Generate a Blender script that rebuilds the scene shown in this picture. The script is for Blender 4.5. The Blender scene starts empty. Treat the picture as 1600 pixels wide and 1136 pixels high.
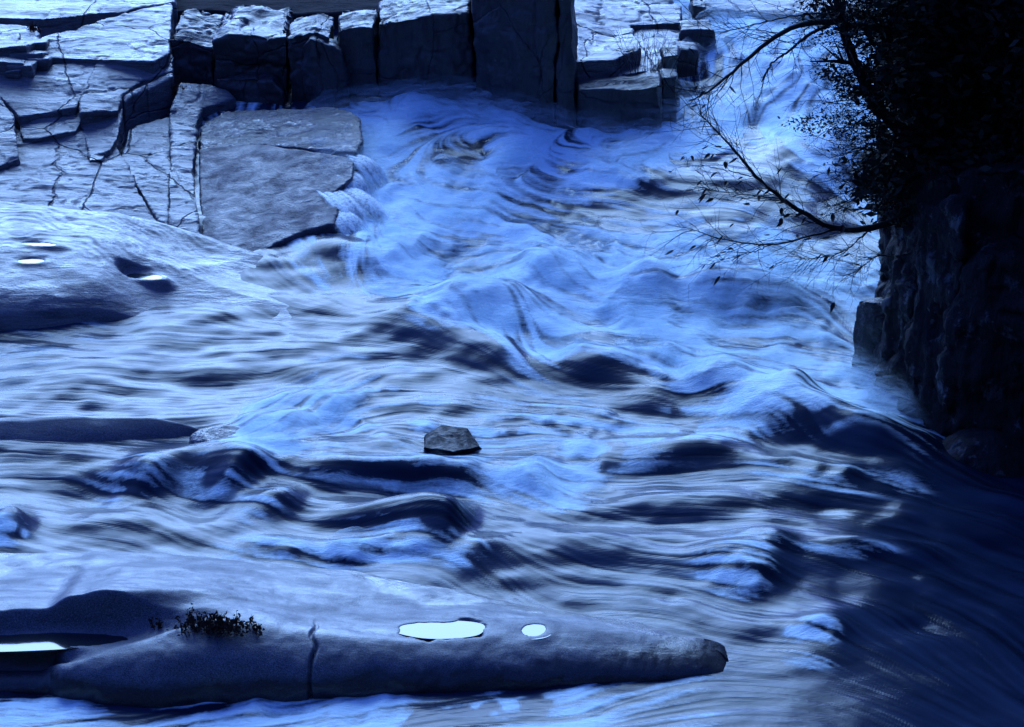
import bpy, bmesh, math, random
import numpy as np
from mathutils import Vector, Matrix

random.seed(7)
R = math.radians
SC = bpy.context.scene
COL = SC.collection

# ------------------------------------------------------------------ camera
CAM_H, HFOV, PITCH = 9.0, R(24), R(21)
FPX = 800 / math.tan(HFOV / 2)
cam_d = bpy.data.cameras.new('camera')
cam_d.sensor_fit = 'HORIZONTAL'
cam_d.angle = HFOV
cam_d.clip_start, cam_d.clip_end = 0.5, 4000
cam = bpy.data.objects.new('camera', cam_d)
cam.location = (0, 0, CAM_H)
cam.rotation_euler = (R(90) - PITCH, 0, 0)
COL.objects.link(cam)
SC.camera = cam

# ------------------------------------------------------------------ sky, sun, exposure
SUN_EL, SUN_AZ = R(32), R(-8)            # the light comes from ahead, over the river
world = bpy.data.worlds.new('World')
SC.world = world
world.use_nodes = True
wn = world.node_tree.nodes
wl = world.node_tree.links
wn.clear()
w_out = wn.new('ShaderNodeOutputWorld')
w_bg = wn.new('ShaderNodeBackground')
w_sky = wn.new('ShaderNodeTexSky')
w_sky.sky_type = 'NISHITA'
w_sky.sun_disc = False
w_sky.sun_elevation = SUN_EL
w_sky.sun_rotation = SUN_AZ
w_sky.altitude = 900
w_sky.air_density = 1.0
w_sky.dust_density = 2.2
w_sky.ozone_density = 10.0
w_tint = wn.new('ShaderNodeMix')
w_tint.data_type = 'RGBA'
w_tint.blend_type = 'MULTIPLY'
w_tint.inputs[0].default_value = 1.0
w_tint.inputs[7].default_value = (0.53, 0.60, 1.2, 1)      # blue hour
wl.new(w_sky.outputs[0], w_tint.inputs[6])
wl.new(w_tint.outputs[2], w_bg.inputs[0])
w_bg.inputs[1].default_value = 0.10
wl.new(w_bg.outputs[0], w_out.inputs[0])

sun_d = bpy.data.lights.new('sun', 'SUN')
sun_d.energy = 1.5
sun_d.angle = R(40)
sun_d.color = (0.34, 0.62, 1.0)
sun = bpy.data.objects.new('sun', sun_d)
sun.rotation_euler = (R(90) - SUN_EL, 0, math.pi + (-SUN_AZ))
COL.objects.link(sun)

SC.view_settings.view_transform = 'Standard'
SC.view_settings.look = 'None'
SC.view_settings.gamma = 1.0
SC.view_settings.use_curve_mapping = False
SC.view_settings.exposure = 1.66
SC.render.engine = 'CYCLES'
SC.cycles.use_denoising = True
SC.cycles.max_bounces = 6
SC.cycles.diffuse_bounces = 4
SC.cycles.glossy_bounces = 3
SC.cycles.transparent_max_bounces = 12
SC.cycles.caustics_reflective = False
SC.cycles.caustics_refractive = False

# ------------------------------------------------------------------ survey helpers
CP, SP = math.cos(PITCH), math.sin(PITCH)

def ray(px, py):
    u, v = (px - 800) / FPX, (568 - py) / FPX
    return u, CP + v * SP, -SP + v * CP

def at(px, py, z):
    """the point at height z seen along a sight line of the survey photograph"""
    dx, dy, dz = ray(px, py)
    t = (z - CAM_H) / dz
    return (dx * t, dy * t, z)

def at_y(px, py, y):
    dx, dy, dz = ray(px, py)
    t = y / dy
    return (dx * t, y, CAM_H + dz * t)

LEVELS = [(1136, 0), (1000, 0), (900, .05), (800, .11), (700, .20), (600, .31), (500, .45), (400, .63),
          (300, .85), (200, 1.10), (100, 1.38), (0, 1.72)]
_LY = [at(800, p, z)[1] for p, z in LEVELS]
_LZ = [z for p, z in LEVELS]
_LP = [p for p, z in LEVELS]

def level(y):
    """height of the river's mean surface at distance y up the valley"""
    yy = np.asarray(y, float)
    z = np.interp(yy, _LY, _LZ)
    return z + np.maximum(yy - _LY[-1], 0) * 0.06

def on_river(px, py):
    z = float(np.interp(-py, [-p for p in _LP], _LZ))
    return at(px, py, z)

# ------------------------------------------------------------------ noise
def _hash(ix, iy, iz, seed):
    n = (ix.astype(np.int64) * 374761393 + iy.astype(np.int64) * 668265263 + iz.astype(np.int64) * 2147483647 * 3 + seed * 974634777) & 0xffffffff
    n = ((n ^ (n >> 13)) * 1274126177) & 0xffffffff
    n = ((n ^ (n >> 15)) * 2246822519) & 0xffffffff
    return ((n ^ (n >> 16)) & 0xffff) / 65535.0

def noise3(x, y, z, seed=0):
    """smooth value noise, about -1..1"""
    x, y, z = np.broadcast_arrays(np.asarray(x, float), np.asarray(y, float), np.asarray(z, float))
    ix, iy, iz = np.floor(x), np.floor(y), np.floor(z)
    fx, fy, fz = x - ix, y - iy, z - iz
    fx, fy, fz = [t * t * t * (t * (t * 6 - 15) + 10) for t in (fx, fy, fz)]
    r = 0
    for a in (0, 1):
        wa = fx if a else 1 - fx
        for b in (0, 1):
            wb = fy if b else 1 - fy
            for c in (0, 1):
                wc = fz if c else 1 - fz
                r = r + wa * wb * wc * _hash(ix + a, iy + b, iz + c, seed)
    return r * 2 - 1

def noise2(x, y, seed=0):
    x, y = np.broadcast_arrays(np.asarray(x, float), np.asarray(y, float))
    ix, iy = np.floor(x), np.floor(y)
    fx, fy = x - ix, y - iy
    fx, fy = [t * t * t * (t * (t * 6 - 15) + 10) for t in (fx, fy)]
    zz = np.zeros_like(ix)
    r = 0
    for a in (0, 1):
        wa = fx if a else 1 - fx
        for b in (0, 1):
            wb = fy if b else 1 - fy
            r = r + wa * wb * _hash(ix + a, iy + b, zz, seed)
    return r * 2 - 1

def fbm2(x, y, octv=4, seed=0, gain=.5, lac=2.03):
    r, a, s = 0, 1, 0
    for o in range(octv):
        r = r + a * noise2(x, y, seed + o * 17)
        s += a
        a *= gain
        x, y = x * lac + 3.7, y * lac - 1.9
    return r / s

def fbm3(x, y, z, octv=4, seed=0, gain=.5, lac=2.03):
    r, a, s = 0, 1, 0
    for o in range(octv):
        r = r + a * noise3(x, y, z, seed + o * 17)
        s += a
        a *= gain
        x, y, z = x * lac + 3.7, y * lac - 1.9, z * lac + 5.1
    return r / s

def smooth(e0, e1, x):
    t = np.clip((x - e0) / (e1 - e0), 0, 1)
    return t * t * (3 - 2 * t)

# ------------------------------------------------------------------ object helpers
def tag(o, label=None, cat=None, group=None, kind=None):
    if label: o['label'] = label
    if cat: o['category'] = cat
    if group: o['group'] = group
    if kind: o['kind'] = kind
    return o

def link(name, me, mat=None, parent=None):
    o = bpy.data.objects.new(name, me)
    COL.objects.link(o)
    if mat is not None:
        me.materials.append(mat)
    if parent is not None:
        o.parent = parent
        o.matrix_parent_inverse = parent.matrix_world.inverted()
    return o

def empty(name, loc):
    o = bpy.data.objects.new(name, None)
    o.location = loc
    o.empty_display_size = .2
    COL.objects.link(o)
    bpy.context.view_layer.update()
    return o

def mesh_np(name, co, faces, smooth_shade=True, attrs=None):
    """co (n,3), faces (m,4) or (m,3) index arrays"""
    me = bpy.data.meshes.new(name)
    co = np.ascontiguousarray(co, np.float32)
    f = np.ascontiguousarray(faces, np.int32)
    k = f.shape[1]
    me.vertices.add(len(co))
    me.vertices.foreach_set('co', co.ravel())
    me.loops.add(f.size)
    me.loops.foreach_set('vertex_index', f.ravel())
    me.polygons.add(len(f))
    me.polygons.foreach_set('loop_start', np.arange(0, f.size, k, dtype=np.int32))
    me.polygons.foreach_set('loop_total', np.full(len(f), k, np.int32))
    if smooth_shade:
        me.polygons.foreach_set('use_smooth', np.ones(len(f), bool))
    for n, v in (attrs or {}).items():
        a = me.attributes.new(n, 'FLOAT', 'POINT')
        a.data.foreach_set('value', np.ascontiguousarray(v, np.float32).ravel())
    me.update(calc_edges=True)
    return me

def grid_faces(nx, ny, wrap=False):
    i = np.arange(nx * ny).reshape(ny, nx)
    a, b, c, d = i[:-1, :-1], i[:-1, 1:], i[1:, 1:], i[1:, :-1]
    return np.stack([a, b, c, d], -1).reshape(-1, 4)

def poly_sd(x, y, poly):
    """signed distance to a polygon in plan, positive inside"""
    d2 = np.full(x.shape, 1e9)
    ins = np.zeros(x.shape, bool)
    n = len(poly)
    for i in range(n):
        ax, ay = poly[i][:2]
        bx, by = poly[(i + 1) % n][:2]
        ex, ey = bx - ax, by - ay
        t = np.clip(((x - ax) * ex + (y - ay) * ey) / (ex * ex + ey * ey + 1e-12), 0, 1)
        d2 = np.minimum(d2, (x - ax - t * ex) ** 2 + (y - ay - t * ey) ** 2)
        c = ((ay > y) != (by > y)) & (x < (bx - ax) * (y - ay) / (by - ay + 1e-12) + ax)
        ins ^= c
    return np.where(ins, 1, -1) * np.sqrt(d2)

# ------------------------------------------------------------------ materials
class NT:
    def __init__(self, name):
        self.m = bpy.data.materials.new(name)
        self.m.use_nodes = True
        self.t = self.m.node_tree
        self.t.nodes.clear()
        self.out = self.n('ShaderNodeOutputMaterial')
    def n(self, typ, **kw):
        nd = self.t.nodes.new(typ)
        for k, v in kw.items():
            if k.startswith('i_'):
                k = k[2:]
                nd.inputs[int(k) if k.isdigit() else k.replace('_', ' ')].default_value = v
            else:
                setattr(nd, k, v)
        return nd
    def l(self, a, b):
        self.t.links.new(a, b)
    def noise(self, vec, scale, detail=4, rough=.55, dist=0):
        nd = self.n('ShaderNodeTexNoise')
        nd.inputs['Scale'].default_value = scale
        nd.inputs['Detail'].default_value = detail
        nd.inputs['Roughness'].default_value = rough
        nd.inputs['Distortion'].default_value = dist
        if vec is not None: self.l(vec, nd.inputs['Vector'])
        return nd.outputs[0]
    def coords(self, scale=(1, 1, 1), rot=(0, 0, 0)):
        g = self.n('ShaderNodeNewGeometry')
        mp = self.n('ShaderNodeMapping')
        mp.inputs['Scale'].default_value = scale
        mp.inputs['Rotation'].default_value = rot
        self.l(g.outputs['Position'], mp.inputs['Vector'])
        return mp.outputs[0]
    def ramp(self, v, stops):
        nd = self.n('ShaderNodeValToRGB')
        el = nd.color_ramp.elements
        while len(el) < len(stops): el.new(.5)
        for e, (p, c) in zip(el, stops):
            e.position = p
            e.color = (c, c, c, 1) if isinstance(c, (int, float)) else (*c, 1)
        self.l(v, nd.inputs[0])
        return nd.outputs[0]
    def math(self, op, a, b=None, clamp=False):
        nd = self.n('ShaderNodeMath', operation=op, use_clamp=clamp)
        for i, v in enumerate((a, b)):
            if v is None: continue
            if isinstance(v, (int, float)): nd.inputs[i].default_value = v
            else: self.l(v, nd.inputs[i])
        return nd.outputs[0]
    def mix(self, fac, a, b, blend='MIX'):
        nd = self.n('ShaderNodeMix', data_type='RGBA', blend_type=blend)
        for i, v in ((0, fac), (6, a), (7, b)):
            if isinstance(v, (int, float)): nd.inputs[i].default_value = v if i == 0 else (v, v, v, 1)
            elif isinstance(v, tuple): nd.inputs[i].default_value = (*v, 1)
            else: self.l(v, nd.inputs[i])
        return nd.outputs[2]
    def bump(self, h, strength, dist, normal=None):
        nd = self.n('ShaderNodeBump')
        nd.inputs['Strength'].default_value = strength
        nd.inputs['Distance'].default_value = dist
        self.l(h, nd.inputs['Height'])
        if normal is not None: self.l(normal, nd.inputs['Normal'])
        return nd.outputs[0]
    def principled(self, **kw):
        p = self.n('ShaderNodeBsdfPrincipled')
        for k, v in kw.items():
            k = k.replace('_', ' ')
            if isinstance(v, (int, float)): p.inputs[k].default_value = v
            elif isinstance(v, tuple): p.inputs[k].default_value = (*v, 1) if len(v) == 3 else v
            else: self.l(v, p.inputs[k])
        return p
    def done(self, sh):
        self.l(sh.outputs[0], self.out.inputs['Surface'])
        return self.m

def rock_material(name, base, dark, wet=.4, lin=.02, lineation=(1.2, 9, 9), rot=(0, 0, 0), speck=1.0, rough=(.38, .75), spec=.5, crack=0., cscale=(1, 1, 1), wetline=0., thr=.36):
    t = NT(name)
    co = t.coords()
    st = t.coords(lineation, rot)
    big = t.noise(co, 1.1, 5, .6)
    streak = t.noise(st, 2.2, 7, .68, .35)
    fine = t.noise(co, 38, 4, .65)
    grain = t.noise(co, 110, 3, .65)
    c = t.mix(t.ramp(streak, [(thr, 0), (thr + .11, .75), (thr + .26, 1)]), dark, base)
    c = t.mix(t.math('MULTIPLY', t.ramp(big, [(.4, 0), (.7, 1)]), .45), c, tuple(x * .62 for x in base))
    c = t.mix(t.math('MULTIPLY', t.ramp(grain, [(.40, 1), (.5, 0)]), .6 * speck), c, tuple(x * .3 for x in base))
    c = t.mix(t.math('MULTIPLY', t.ramp(grain, [(.58, 0), (.66, 1)]), .6 * speck), c, tuple(min(1, x * 1.8) for x in base))
    wetm = t.ramp(t.math('ADD', t.math('MULTIPLY', streak, .6), t.math('MULTIPLY', big, .4)), [(.42 , 0), (.62, 1)])
    rg = t.math('ADD', t.math('MULTIPLY', wetm, -(rough[1] - rough[0]) * wet * 1.6), rough[1], True)
    hgt = t.math('ADD', t.math('MULTIPLY', streak, 1.0), t.math('MULTIPLY', fine, .22))
    if crack:
        wob = t.n('ShaderNodeTexNoise'); wob.inputs['Scale'].default_value = 3.0; wob.inputs['Detail'].default_value = 5
        t.l(co, wob.inputs['Vector'])
        mv = t.n('ShaderNodeVectorMath', operation='MULTIPLY_ADD')
        t.l(wob.outputs['Color'], mv.inputs[0]); mv.inputs[1].default_value = (.13, .13, .13)
        t.l(t.coords(cscale, rot), mv.inputs[2])
        vo = t.n('ShaderNodeTexVoronoi', feature='DISTANCE_TO_EDGE')
        vo.inputs['Scale'].default_value = 1.0
        t.l(mv.outputs[0], vo.inputs['Vector'])
        ck = t.ramp(vo.outputs['Distance'], [(0, 0), (.011, 1)])
        c = t.mix(t.math('MULTIPLY', t.math('SUBTRACT', 1.0, ck), crack), c, tuple(x * .25 for x in dark))
        hgt = t.math('ADD', hgt, t.math('MULTIPLY', ck, crack * .9))
    if wetline:                                    # soaked band above the water, with a ragged edge
        sx = t.n('ShaderNodeSeparateXYZ'); t.l(co, sx.inputs[0])
        zz = t.math('ADD', sx.outputs['Z'], t.math('MULTIPLY', t.math('SUBTRACT', t.noise(t.coords((2.5, 2.5, 1)), 1.6, 5, .6), .5), .16))
        wl_ = t.ramp(t.math('DIVIDE', zz, wetline * 2), [(.42, 0), (.58, 1)])
        c = t.mix(wl_, t.mix(.75, c, (.012, .012, .014)), c)
        rg = t.math('MULTIPLY', rg, t.math('ADD', t.math('MULTIPLY', wl_, .5), .5))
    b = t.bump(hgt, 1.0, lin)
    b = t.bump(grain, .5, .003, b)
    p = t.principled(Base_Color=c, Roughness=rg, Normal=b, IOR=1.5)
    p.inputs['Specular IOR Level'].default_value = spec
    return t.done(p)

M_ROCK = rock_material('grey_granite', (.15, .148, .16), (.05, .05, .057), lin=.035, lineation=(.7, 2.6, 7), rot=(0, 0, R(-8)), rough=(.26, .55), wet=.8, spec=.5, crack=.8, cscale=(.8, .55, .8))
M_SMOOTH = rock_material('smooth_granite', (.098, .11, .14), (.06, .068, .088), lin=.008, lineation=(.5, 1.6, 2.5), rough=(.38, .62), wet=.8, spec=.36, speck=1.6, wetline=.16)
M_DARK = rock_material('shade_toned_wall_granite', (.045, .046, .053), (.016, .017, .02), lin=.02, lineation=(4, 4, 1.2), rough=(.28, .6), wet=.6, crack=.6, cscale=(.9, .6, .55))  # darkened copy of the granite, the wall's shade put into its colour
M_WET = rock_material('wet_granite', (.05, .052, .065), (.015, .015, .02), lin=.02, lineation=(4, 4, 4), rough=(.1, .5), wet=.9)
M_BACK = rock_material('painted_shade_back_rock', (.03, .03, .035), (.012, .012, .014), lin=.03, rough=(.8, .95), wet=.1, spec=.1)  # near-black colour paints the shadow lying behind the wall
# ------------------------------------------------------------------ the river
def water_material():
    t = NT('river_water')
    a = t.n('ShaderNodeAttribute', attribute_name='foam')
    s = t.n('ShaderNodeAttribute', attribute_name='streak')
    foam = a.outputs['Fac']; sk = s.outputs['Fac']
    co = t.coords()
    # drawn-out filaments, bent by a slow swirl
    sw = t.n('ShaderNodeTexNoise'); sw.inputs['Scale'].default_value = 1.3; sw.inputs['Detail'].default_value = 3
    t.l(co, sw.inputs['Vector'])
    mv = t.n('ShaderNodeVectorMath', operation='MULTIPLY_ADD')
    t.l(sw.outputs['Color'], mv.inputs[0]); mv.inputs[1].default_value = (2.2, 2.6, 1.5)
    t.l(t.coords((2.6, 8.5, 5)), mv.inputs[2])
    fil = t.noise(mv.outputs[0], 3.2, 9, .74, .2)
    froth = t.noise(co, 42, 4, .65, .3)
    ripple = t.noise(t.coords((1.1, 2.6, 1.5)), 4.0, 4, .6, .8)
    h = t.math('ADD', t.math('MULTIPLY', sk, 1.0), t.math('ADD', t.math('MULTIPLY', ripple, .3), t.math('MULTIPLY', fil, .15)))
    nb = t.bump(h, 1.0, .007)
    body = t.mix(sk, (.006, .012, .026), (.022, .038, .075))
    ch = t.n('ShaderNodeAttribute', attribute_name='chop')
    w = t.principled(Base_Color=body, Roughness=t.math('ADD', t.math('MULTIPLY', ch.outputs['Fac'], .08), .16), IOR=1.36, Normal=nb)
    w.inputs['Specular IOR Level'].default_value = .17
    fb = t.bump(t.math('ADD', t.math('MULTIPLY', fil, 1.0), t.math('MULTIPLY', froth, .25)), .9, .022)
    f = t.principled(Base_Color=(.74, .95, 1.0), Roughness=.6, IOR=1.33, Normal=fb)
    f.inputs['Specular IOR Level'].default_value = .3
    br = t.math('ADD', t.math('MULTIPLY', t.math('SUBTRACT', sk, .5), 1.6), t.math('ADD', t.math('MULTIPLY', t.math('SUBTRACT', fil, .5), 1.6), t.math('MULTIPLY', t.math('SUBTRACT', froth, .5), .3)))
    fac = t.math('ADD', t.math('MULTIPLY', foam, .92), br, True)
    fac = t.math('MULTIPLY', fac, t.ramp(foam, [(.0, 0), (.12, 1)]))
    fac = t.math('MULTIPLY', fac, .96)
    mx = t.n('ShaderNodeMixShader')
    t.l(fac, mx.inputs[0]); t.l(w.outputs[0], mx.inputs[1]); t.l(f.outputs[0], mx.inputs[2])
    return t.done(mx)

M_WATER = water_material()

# direction of the current: (px, py, dx, dy) along the photograph's ground
FLOW = [
 (1180, 20, -.3, 1), (1230, 90, -.6, .6), (1120, 120, -.3, 1), (1180, 170, -1, .35), (1000, 225, -1, -.02), (800, 215, -1, -.1),
 (650, 190, -1, .25), (590, 230, .3, 1), (700, 270, 1, .12), (900, 290, 1, .2), (1100, 280, 1, .1), (1250, 300, 1, .35),
 (600, 320, -.2, 1), (540, 380, .2, 1), (440, 420, .8, .7), (620, 400, 1, .2), (700, 420, 1, -.35), (800, 440, 1, .25), (900, 380, 1, .35),
 (1000, 350, 1, .35), (1100, 440, 1, -.2), (1250, 430, 1, .2), (1350, 400, .6, .8), (700, 490, 1, .35), (850, 520, 1, .4), (1000, 530, 1, .25),
 (1200, 540, 1, .2), (1300, 600, 1, .25), (1430, 670, 1, .5), (1150, 610, 1, .1),
 (520, 490, 1, .12), (650, 510, 1, .25), (800, 560, 1, .4), (950, 590, 1, .3), (1000, 620, 1, .1),
 (50, 560, 1, .05), (250, 560, 1, -.08), (450, 540, 1, -.1), (100, 640, 1, .05), (300, 640, 1, -.05), (500, 640, 1, -.3), (600, 600, 1, -.1),
 (750, 640, 1, .05), (900, 660, 1, .02), (700, 720, 1, .25), (850, 740, 1, .35),
 (80, 750, 1, .05), (230, 740, 1, .35), (380, 750, 1, .45), (500, 720, 1, -.1), (600, 770, 1, .0), (300, 830, 1, .25), (520, 840, 1, .1), (700, 820, 1, .15),
 (100, 830, 1, .15), (780, 880, 1, .5), (880, 800, 1, .1), (950, 730, 1, -.2), (1100, 700, 1, -.1), (1250, 690, 1, .5), (1350, 720, 1, .2),
 (1100, 780, 1, .02), (1300, 780, 1, .05), (1000, 880, 1, .05), (1200, 880, 1, .1), (1350, 880, 1, .15), (1500, 800, 1, .3),
 (1100, 960, 1, .35), (1250, 980, 1, .1), (1400, 960, 1, .6), (1500, 1000, 1, .8), (1350, 1050, 1, .3), (1550, 900, 1, .7),
 (300, 1120, 1, -.05), (700, 1115, 1, -.12), (1000, 1100, 1, -.15), (1250, 1100, 1, .05), (1450, 1110, 1, .5),
]
# how much white water there is; in the front pool it paints bright reflected sky: (px, py, amount)
FOAM = [
 (100, 1120, .42), (350, 1120, .42), (600, 1110, .40), (850, 1105, .34), (1050, 1100, .22), (1230, 1100, .06), (1550, 1000, 0), (1550, 850, 0), (1450, 1080, .04), (1550, 1120, 0), (1500, 760, 0),
 (1000, 780, .05), (1200, 780, .05), (1100, 880, .08), (1400, 740, .1), (1300, 920, .0), (1400, 880, 0), (900, 850, .04), (1000, 930, .12),
 (100, 740, .08), (300, 700, .05), (320, 800, .06), (500, 790, .05), (600, 850, .1), (800, 830, .02), (850, 890, .05), (150, 840, .06), (400, 850, .12),
 (50, 560, .16), (250, 560, .12), (420, 560, .04), (100, 630, .06), (350, 640, .02), (250, 610, .1),
 (450, 650, .6), (540, 610, .7), (600, 650, .7), (400, 685, .75), (520, 675, .8), (650, 620, .4), (640, 670, .4), (705, 682, .0), (630, 695, .35), (775, 705, .5), (705, 716, .25), (300, 20, 0), (450, 10, 0), (600, 10, 0), (700, 20, 0), (100, 60, 0),
 (700, 740, .35), (800, 700, .6), (900, 680, .6), (840, 745, .85), (560, 720, .1), (1000, 690, .3),
 (600, 520, 0), (700, 550, 0), (800, 575, 0), (950, 580, 0), (880, 630, .15), (700, 600, .08), (500, 515, 0), (780, 640, .3), (1000, 610, .1),
 (480, 375, .3), (330, 230, .03), (340, 300, .03), (360, 345, .06), (390, 385, .08), (340, 178, .35), (320, 200, .2), (580, 340, .85), (620, 420, .75), (560, 430, .5), (480, 430, .15), (430, 400, .1), (700, 425, .12), (780, 440, .75), (850, 420, .95),
 (700, 500, .85), (820, 545, .9), (640, 470, .75), (900, 490, .6), (1000, 540, .9), (1000, 440, .95), (1100, 440, 1), (1200, 450, .9), (1300, 430, .55),
 (1370, 390, .3), (1100, 530, .8), (1200, 520, .55), (1300, 500, .6), (1100, 600, .75), (1200, 580, .45), (1300, 590, .45), (1360, 630, .6), (1440, 680, .45), (1060, 498, .35),
 (690, 280, .2), (650, 255, .6), (720, 240, .8), (800, 268, .33), (720, 262, .3), (900, 290, .3), (850, 340, .4), (950, 330, .35), (1000, 380, .25), (1080, 380, .6), (1150, 280, .05), (1050, 280, .15),
 (1250, 350, .3), (1180, 250, .15), (750, 340, .6), (650, 330, .65), (1200, 390, .75), (930, 265, .6), (1150, 340, .3), (720, 390, .6),
 (600, 180, .95), (700, 185, 1), (700, 225, 1), (600, 230, .9), (800, 220, 1), (900, 225, 1), (1000, 232, 1), (960, 250, .85), (1080, 205, .9), (1150, 190, 1),
 (1220, 190, 1), (1110, 150, .45), (1090, 110, .35), (1180, 140, .6), (1250, 115, .45), (1200, 85, .85), (1260, 85, .85), (1150, 50, .85), (1180, 15, .3), (1230, 50, .7), (1260, 160, .8),
]
# standing waves and swells: (px, py, half width m, half depth m, turn deg, height m, foam, lee steepness)
WAVES = [
 (690, 190, 1.4, 0.9, 0, 0.12, 0, 1), (610, 215, 0.45, 0.6, 0, 0.06, 0, 1), (840, 222, 0.9, 0.4, -5, 0.12, 0, 1),
 (1110, 462, 0.75, 0.6, 0, 0.3, 0.3, 0.7), (1000, 455, 0.4, 0.4, 0, 0.25, 0.1, 0.7), (1200, 470, 0.5, 0.4, 0, 0.2, 0.1, 1),
 (850, 425, 0.5, 0.5, 20, 0.22, 0.2, 1), (770, 485, 0.6, 0.5, -20, 0.277, 0.1, 1), (700, 425, 0.7, 0.5, 20, -0.15, 0, 1), (680, 480, 0.5, 0.5, -15, 0.221, 0.1, 1),
 (1000, 565, 0.55, 0.5, 0, 0.133, 0.2, 0.8), (900, 545, 0.5, 0.35, 0, 0.111, 0.2, 1), (1130, 600, 0.6, 0.4, 10, 0.199, 0.1, 0.8), (1080, 505, 0.8, 0.3, 0, -0.08, 0, 1),
 (620, 500, 1, 0.45, -12, 0.0554, -0.1, 1), (770, 545, 0.75, 0.5, -28, 0.111, -0.1, 1), (690, 540, 1.2, 0.35, -18, 0.0332, -0.2, 1), (650, 478, 0.5, 0.32, -14, -0.1, 0.1, 1), (760, 512, 0.5, 0.32, -24, -0.16, 0.1, 1), (850, 550, 0.4, 0.3, -28, -0.16, 0.1, 1), (960, 560, 0.4, 0.28, -20, -0.1, 0.1, 1), (1040, 590, 0.3, 0.28, -20, -0.1, 0.1, 1),
 (935, 580, 0.5, 0.35, -20, 0.122, -0.12, 0.8), (1010, 612, 0.35, 0.35, -20, 0.0554, -0.2, 1),
 (1250, 660, 0.75, 0.5, -32, 0.266, -0.12, 0.9), (1290, 250, 0.8, 0.6, 0, 0.34, 0.15, 0.9), (1370, 700, 0.6, 0.35, -25, 0.199, -0.1, 1), (1100, 715, 0.6, 0.35, 0, 0.166, -0.1, 0.9), (705, 695, 0.5, 0.4, 0, -0.03, -0.1, 1), (1240, 625, 0.2, 0.25, -30, 0.177, -0.1, 1),
 (1000, 745, 0.8, 0.25, 10, -0.04, 0, 1), (1340, 752, 0.7, 0.2, -8, 0.0775, 0.45, 1), (1230, 735, 0.5, 0.18, -15, 0.0554, 0.4, 1),
 (835, 752, 0.32, 0.35, 0, 0.177, 0.35, 0.6), (560, 745, 1.1, 0.3, 0, 0.199, 0.1, 1), (640, 772, 0.6, 0.25, 0, -0.12, -0.1, 1), (520, 705, 0.9, 0.3, 6, 0.133, -0.1, 1),
 (225, 755, 0.45, 0.35, -30, 0.199, 0.4, 0.5), (365, 755, 0.4, 0.4, -35, 0.221, 0.3, 0.5), (150, 775, 0.5, 0.3, 0, -0.1, 0, 1), (430, 795, 0.35, 0.35, -30, 0.144, 0.2, 0.6), (300, 800, 0.3, 0.3, 0, -0.1, 0, 1),
 (690, 828, 0.45, 0.35, -12, 0.266, 0.4, 0.45), (600, 815, 0.5, 0.3, 0, 0.111, 0.1, 1), (560, 862, 0.9, 0.2, 4, 0.0664, 0.5, 1), (740, 872, 0.18, 0.22, -40, 0.0886, 0.35, 1), (410, 862, 0.4, 0.2, -10, 0.0554, 0.3, 1),
 (15, 830, 0.3, 0.3, 0, 0.166, 0.7, 0.6), (300, 725, 0.6, 0.3, 0, 0.133, 0, 1),
 (1180, 905, 0.32, 0.28, -20, 0.133, 0.8, 0.6), (1130, 880, 0.4, 0.3, -10, 0.0886, 0.1, 1), (1195, 855, 0.3, 0.2, -25, 0.133, 0.45, 0.6), (1330, 862, 0.6, 0.14, 0, 0.0554, 0.3, 1),
 (1290, 993, 0.28, 0.2, 0, 0.133, 0.6, 0.5), (1270, 1030, 0.35, 0.2, 0, 0.0554, 0.2, 1), (1390, 985, 0.35, 0.18, -10, -0.07, 0, 1),
 (1130, 800, 0.9, 0.35, 0, 0.111, -0.05, 1), (1000, 820, 0.7, 0.25, 5, -0.08, 0, 1), (1250, 800, 0.5, 0.2, 0, -0.06, 0, 1), (900, 860, 0.7, 0.3, 0, 0.0775, 0, 1),
 (1240, 130, 0.5, 0.6, 0, 0.3, 0.1, 0.8), (1170, 100, 0.5, 0.5, 0, 0.12, 0, 1), (1000, 285, 0.6, 0.4, 0, 0.12, 0.1, 1), (1150, 300, 0.9, 0.5, -15, 0.12, -0.1, 1), (760, 262, 1.1, 0.45, -6, 0.05, -0.1, 1),
 (600, 410, 0.4, 0.4, 0, 0.15, 0.1, 1), (520, 395, 0.4, 0.35, -20, 0.12, 0.2, 1), (480, 620, 0.5, 0.3, 0, 0.0664, 0, 1), (430, 675, 0.35, 0.3, 10, 0.155, 0.2, 1),
]

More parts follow.
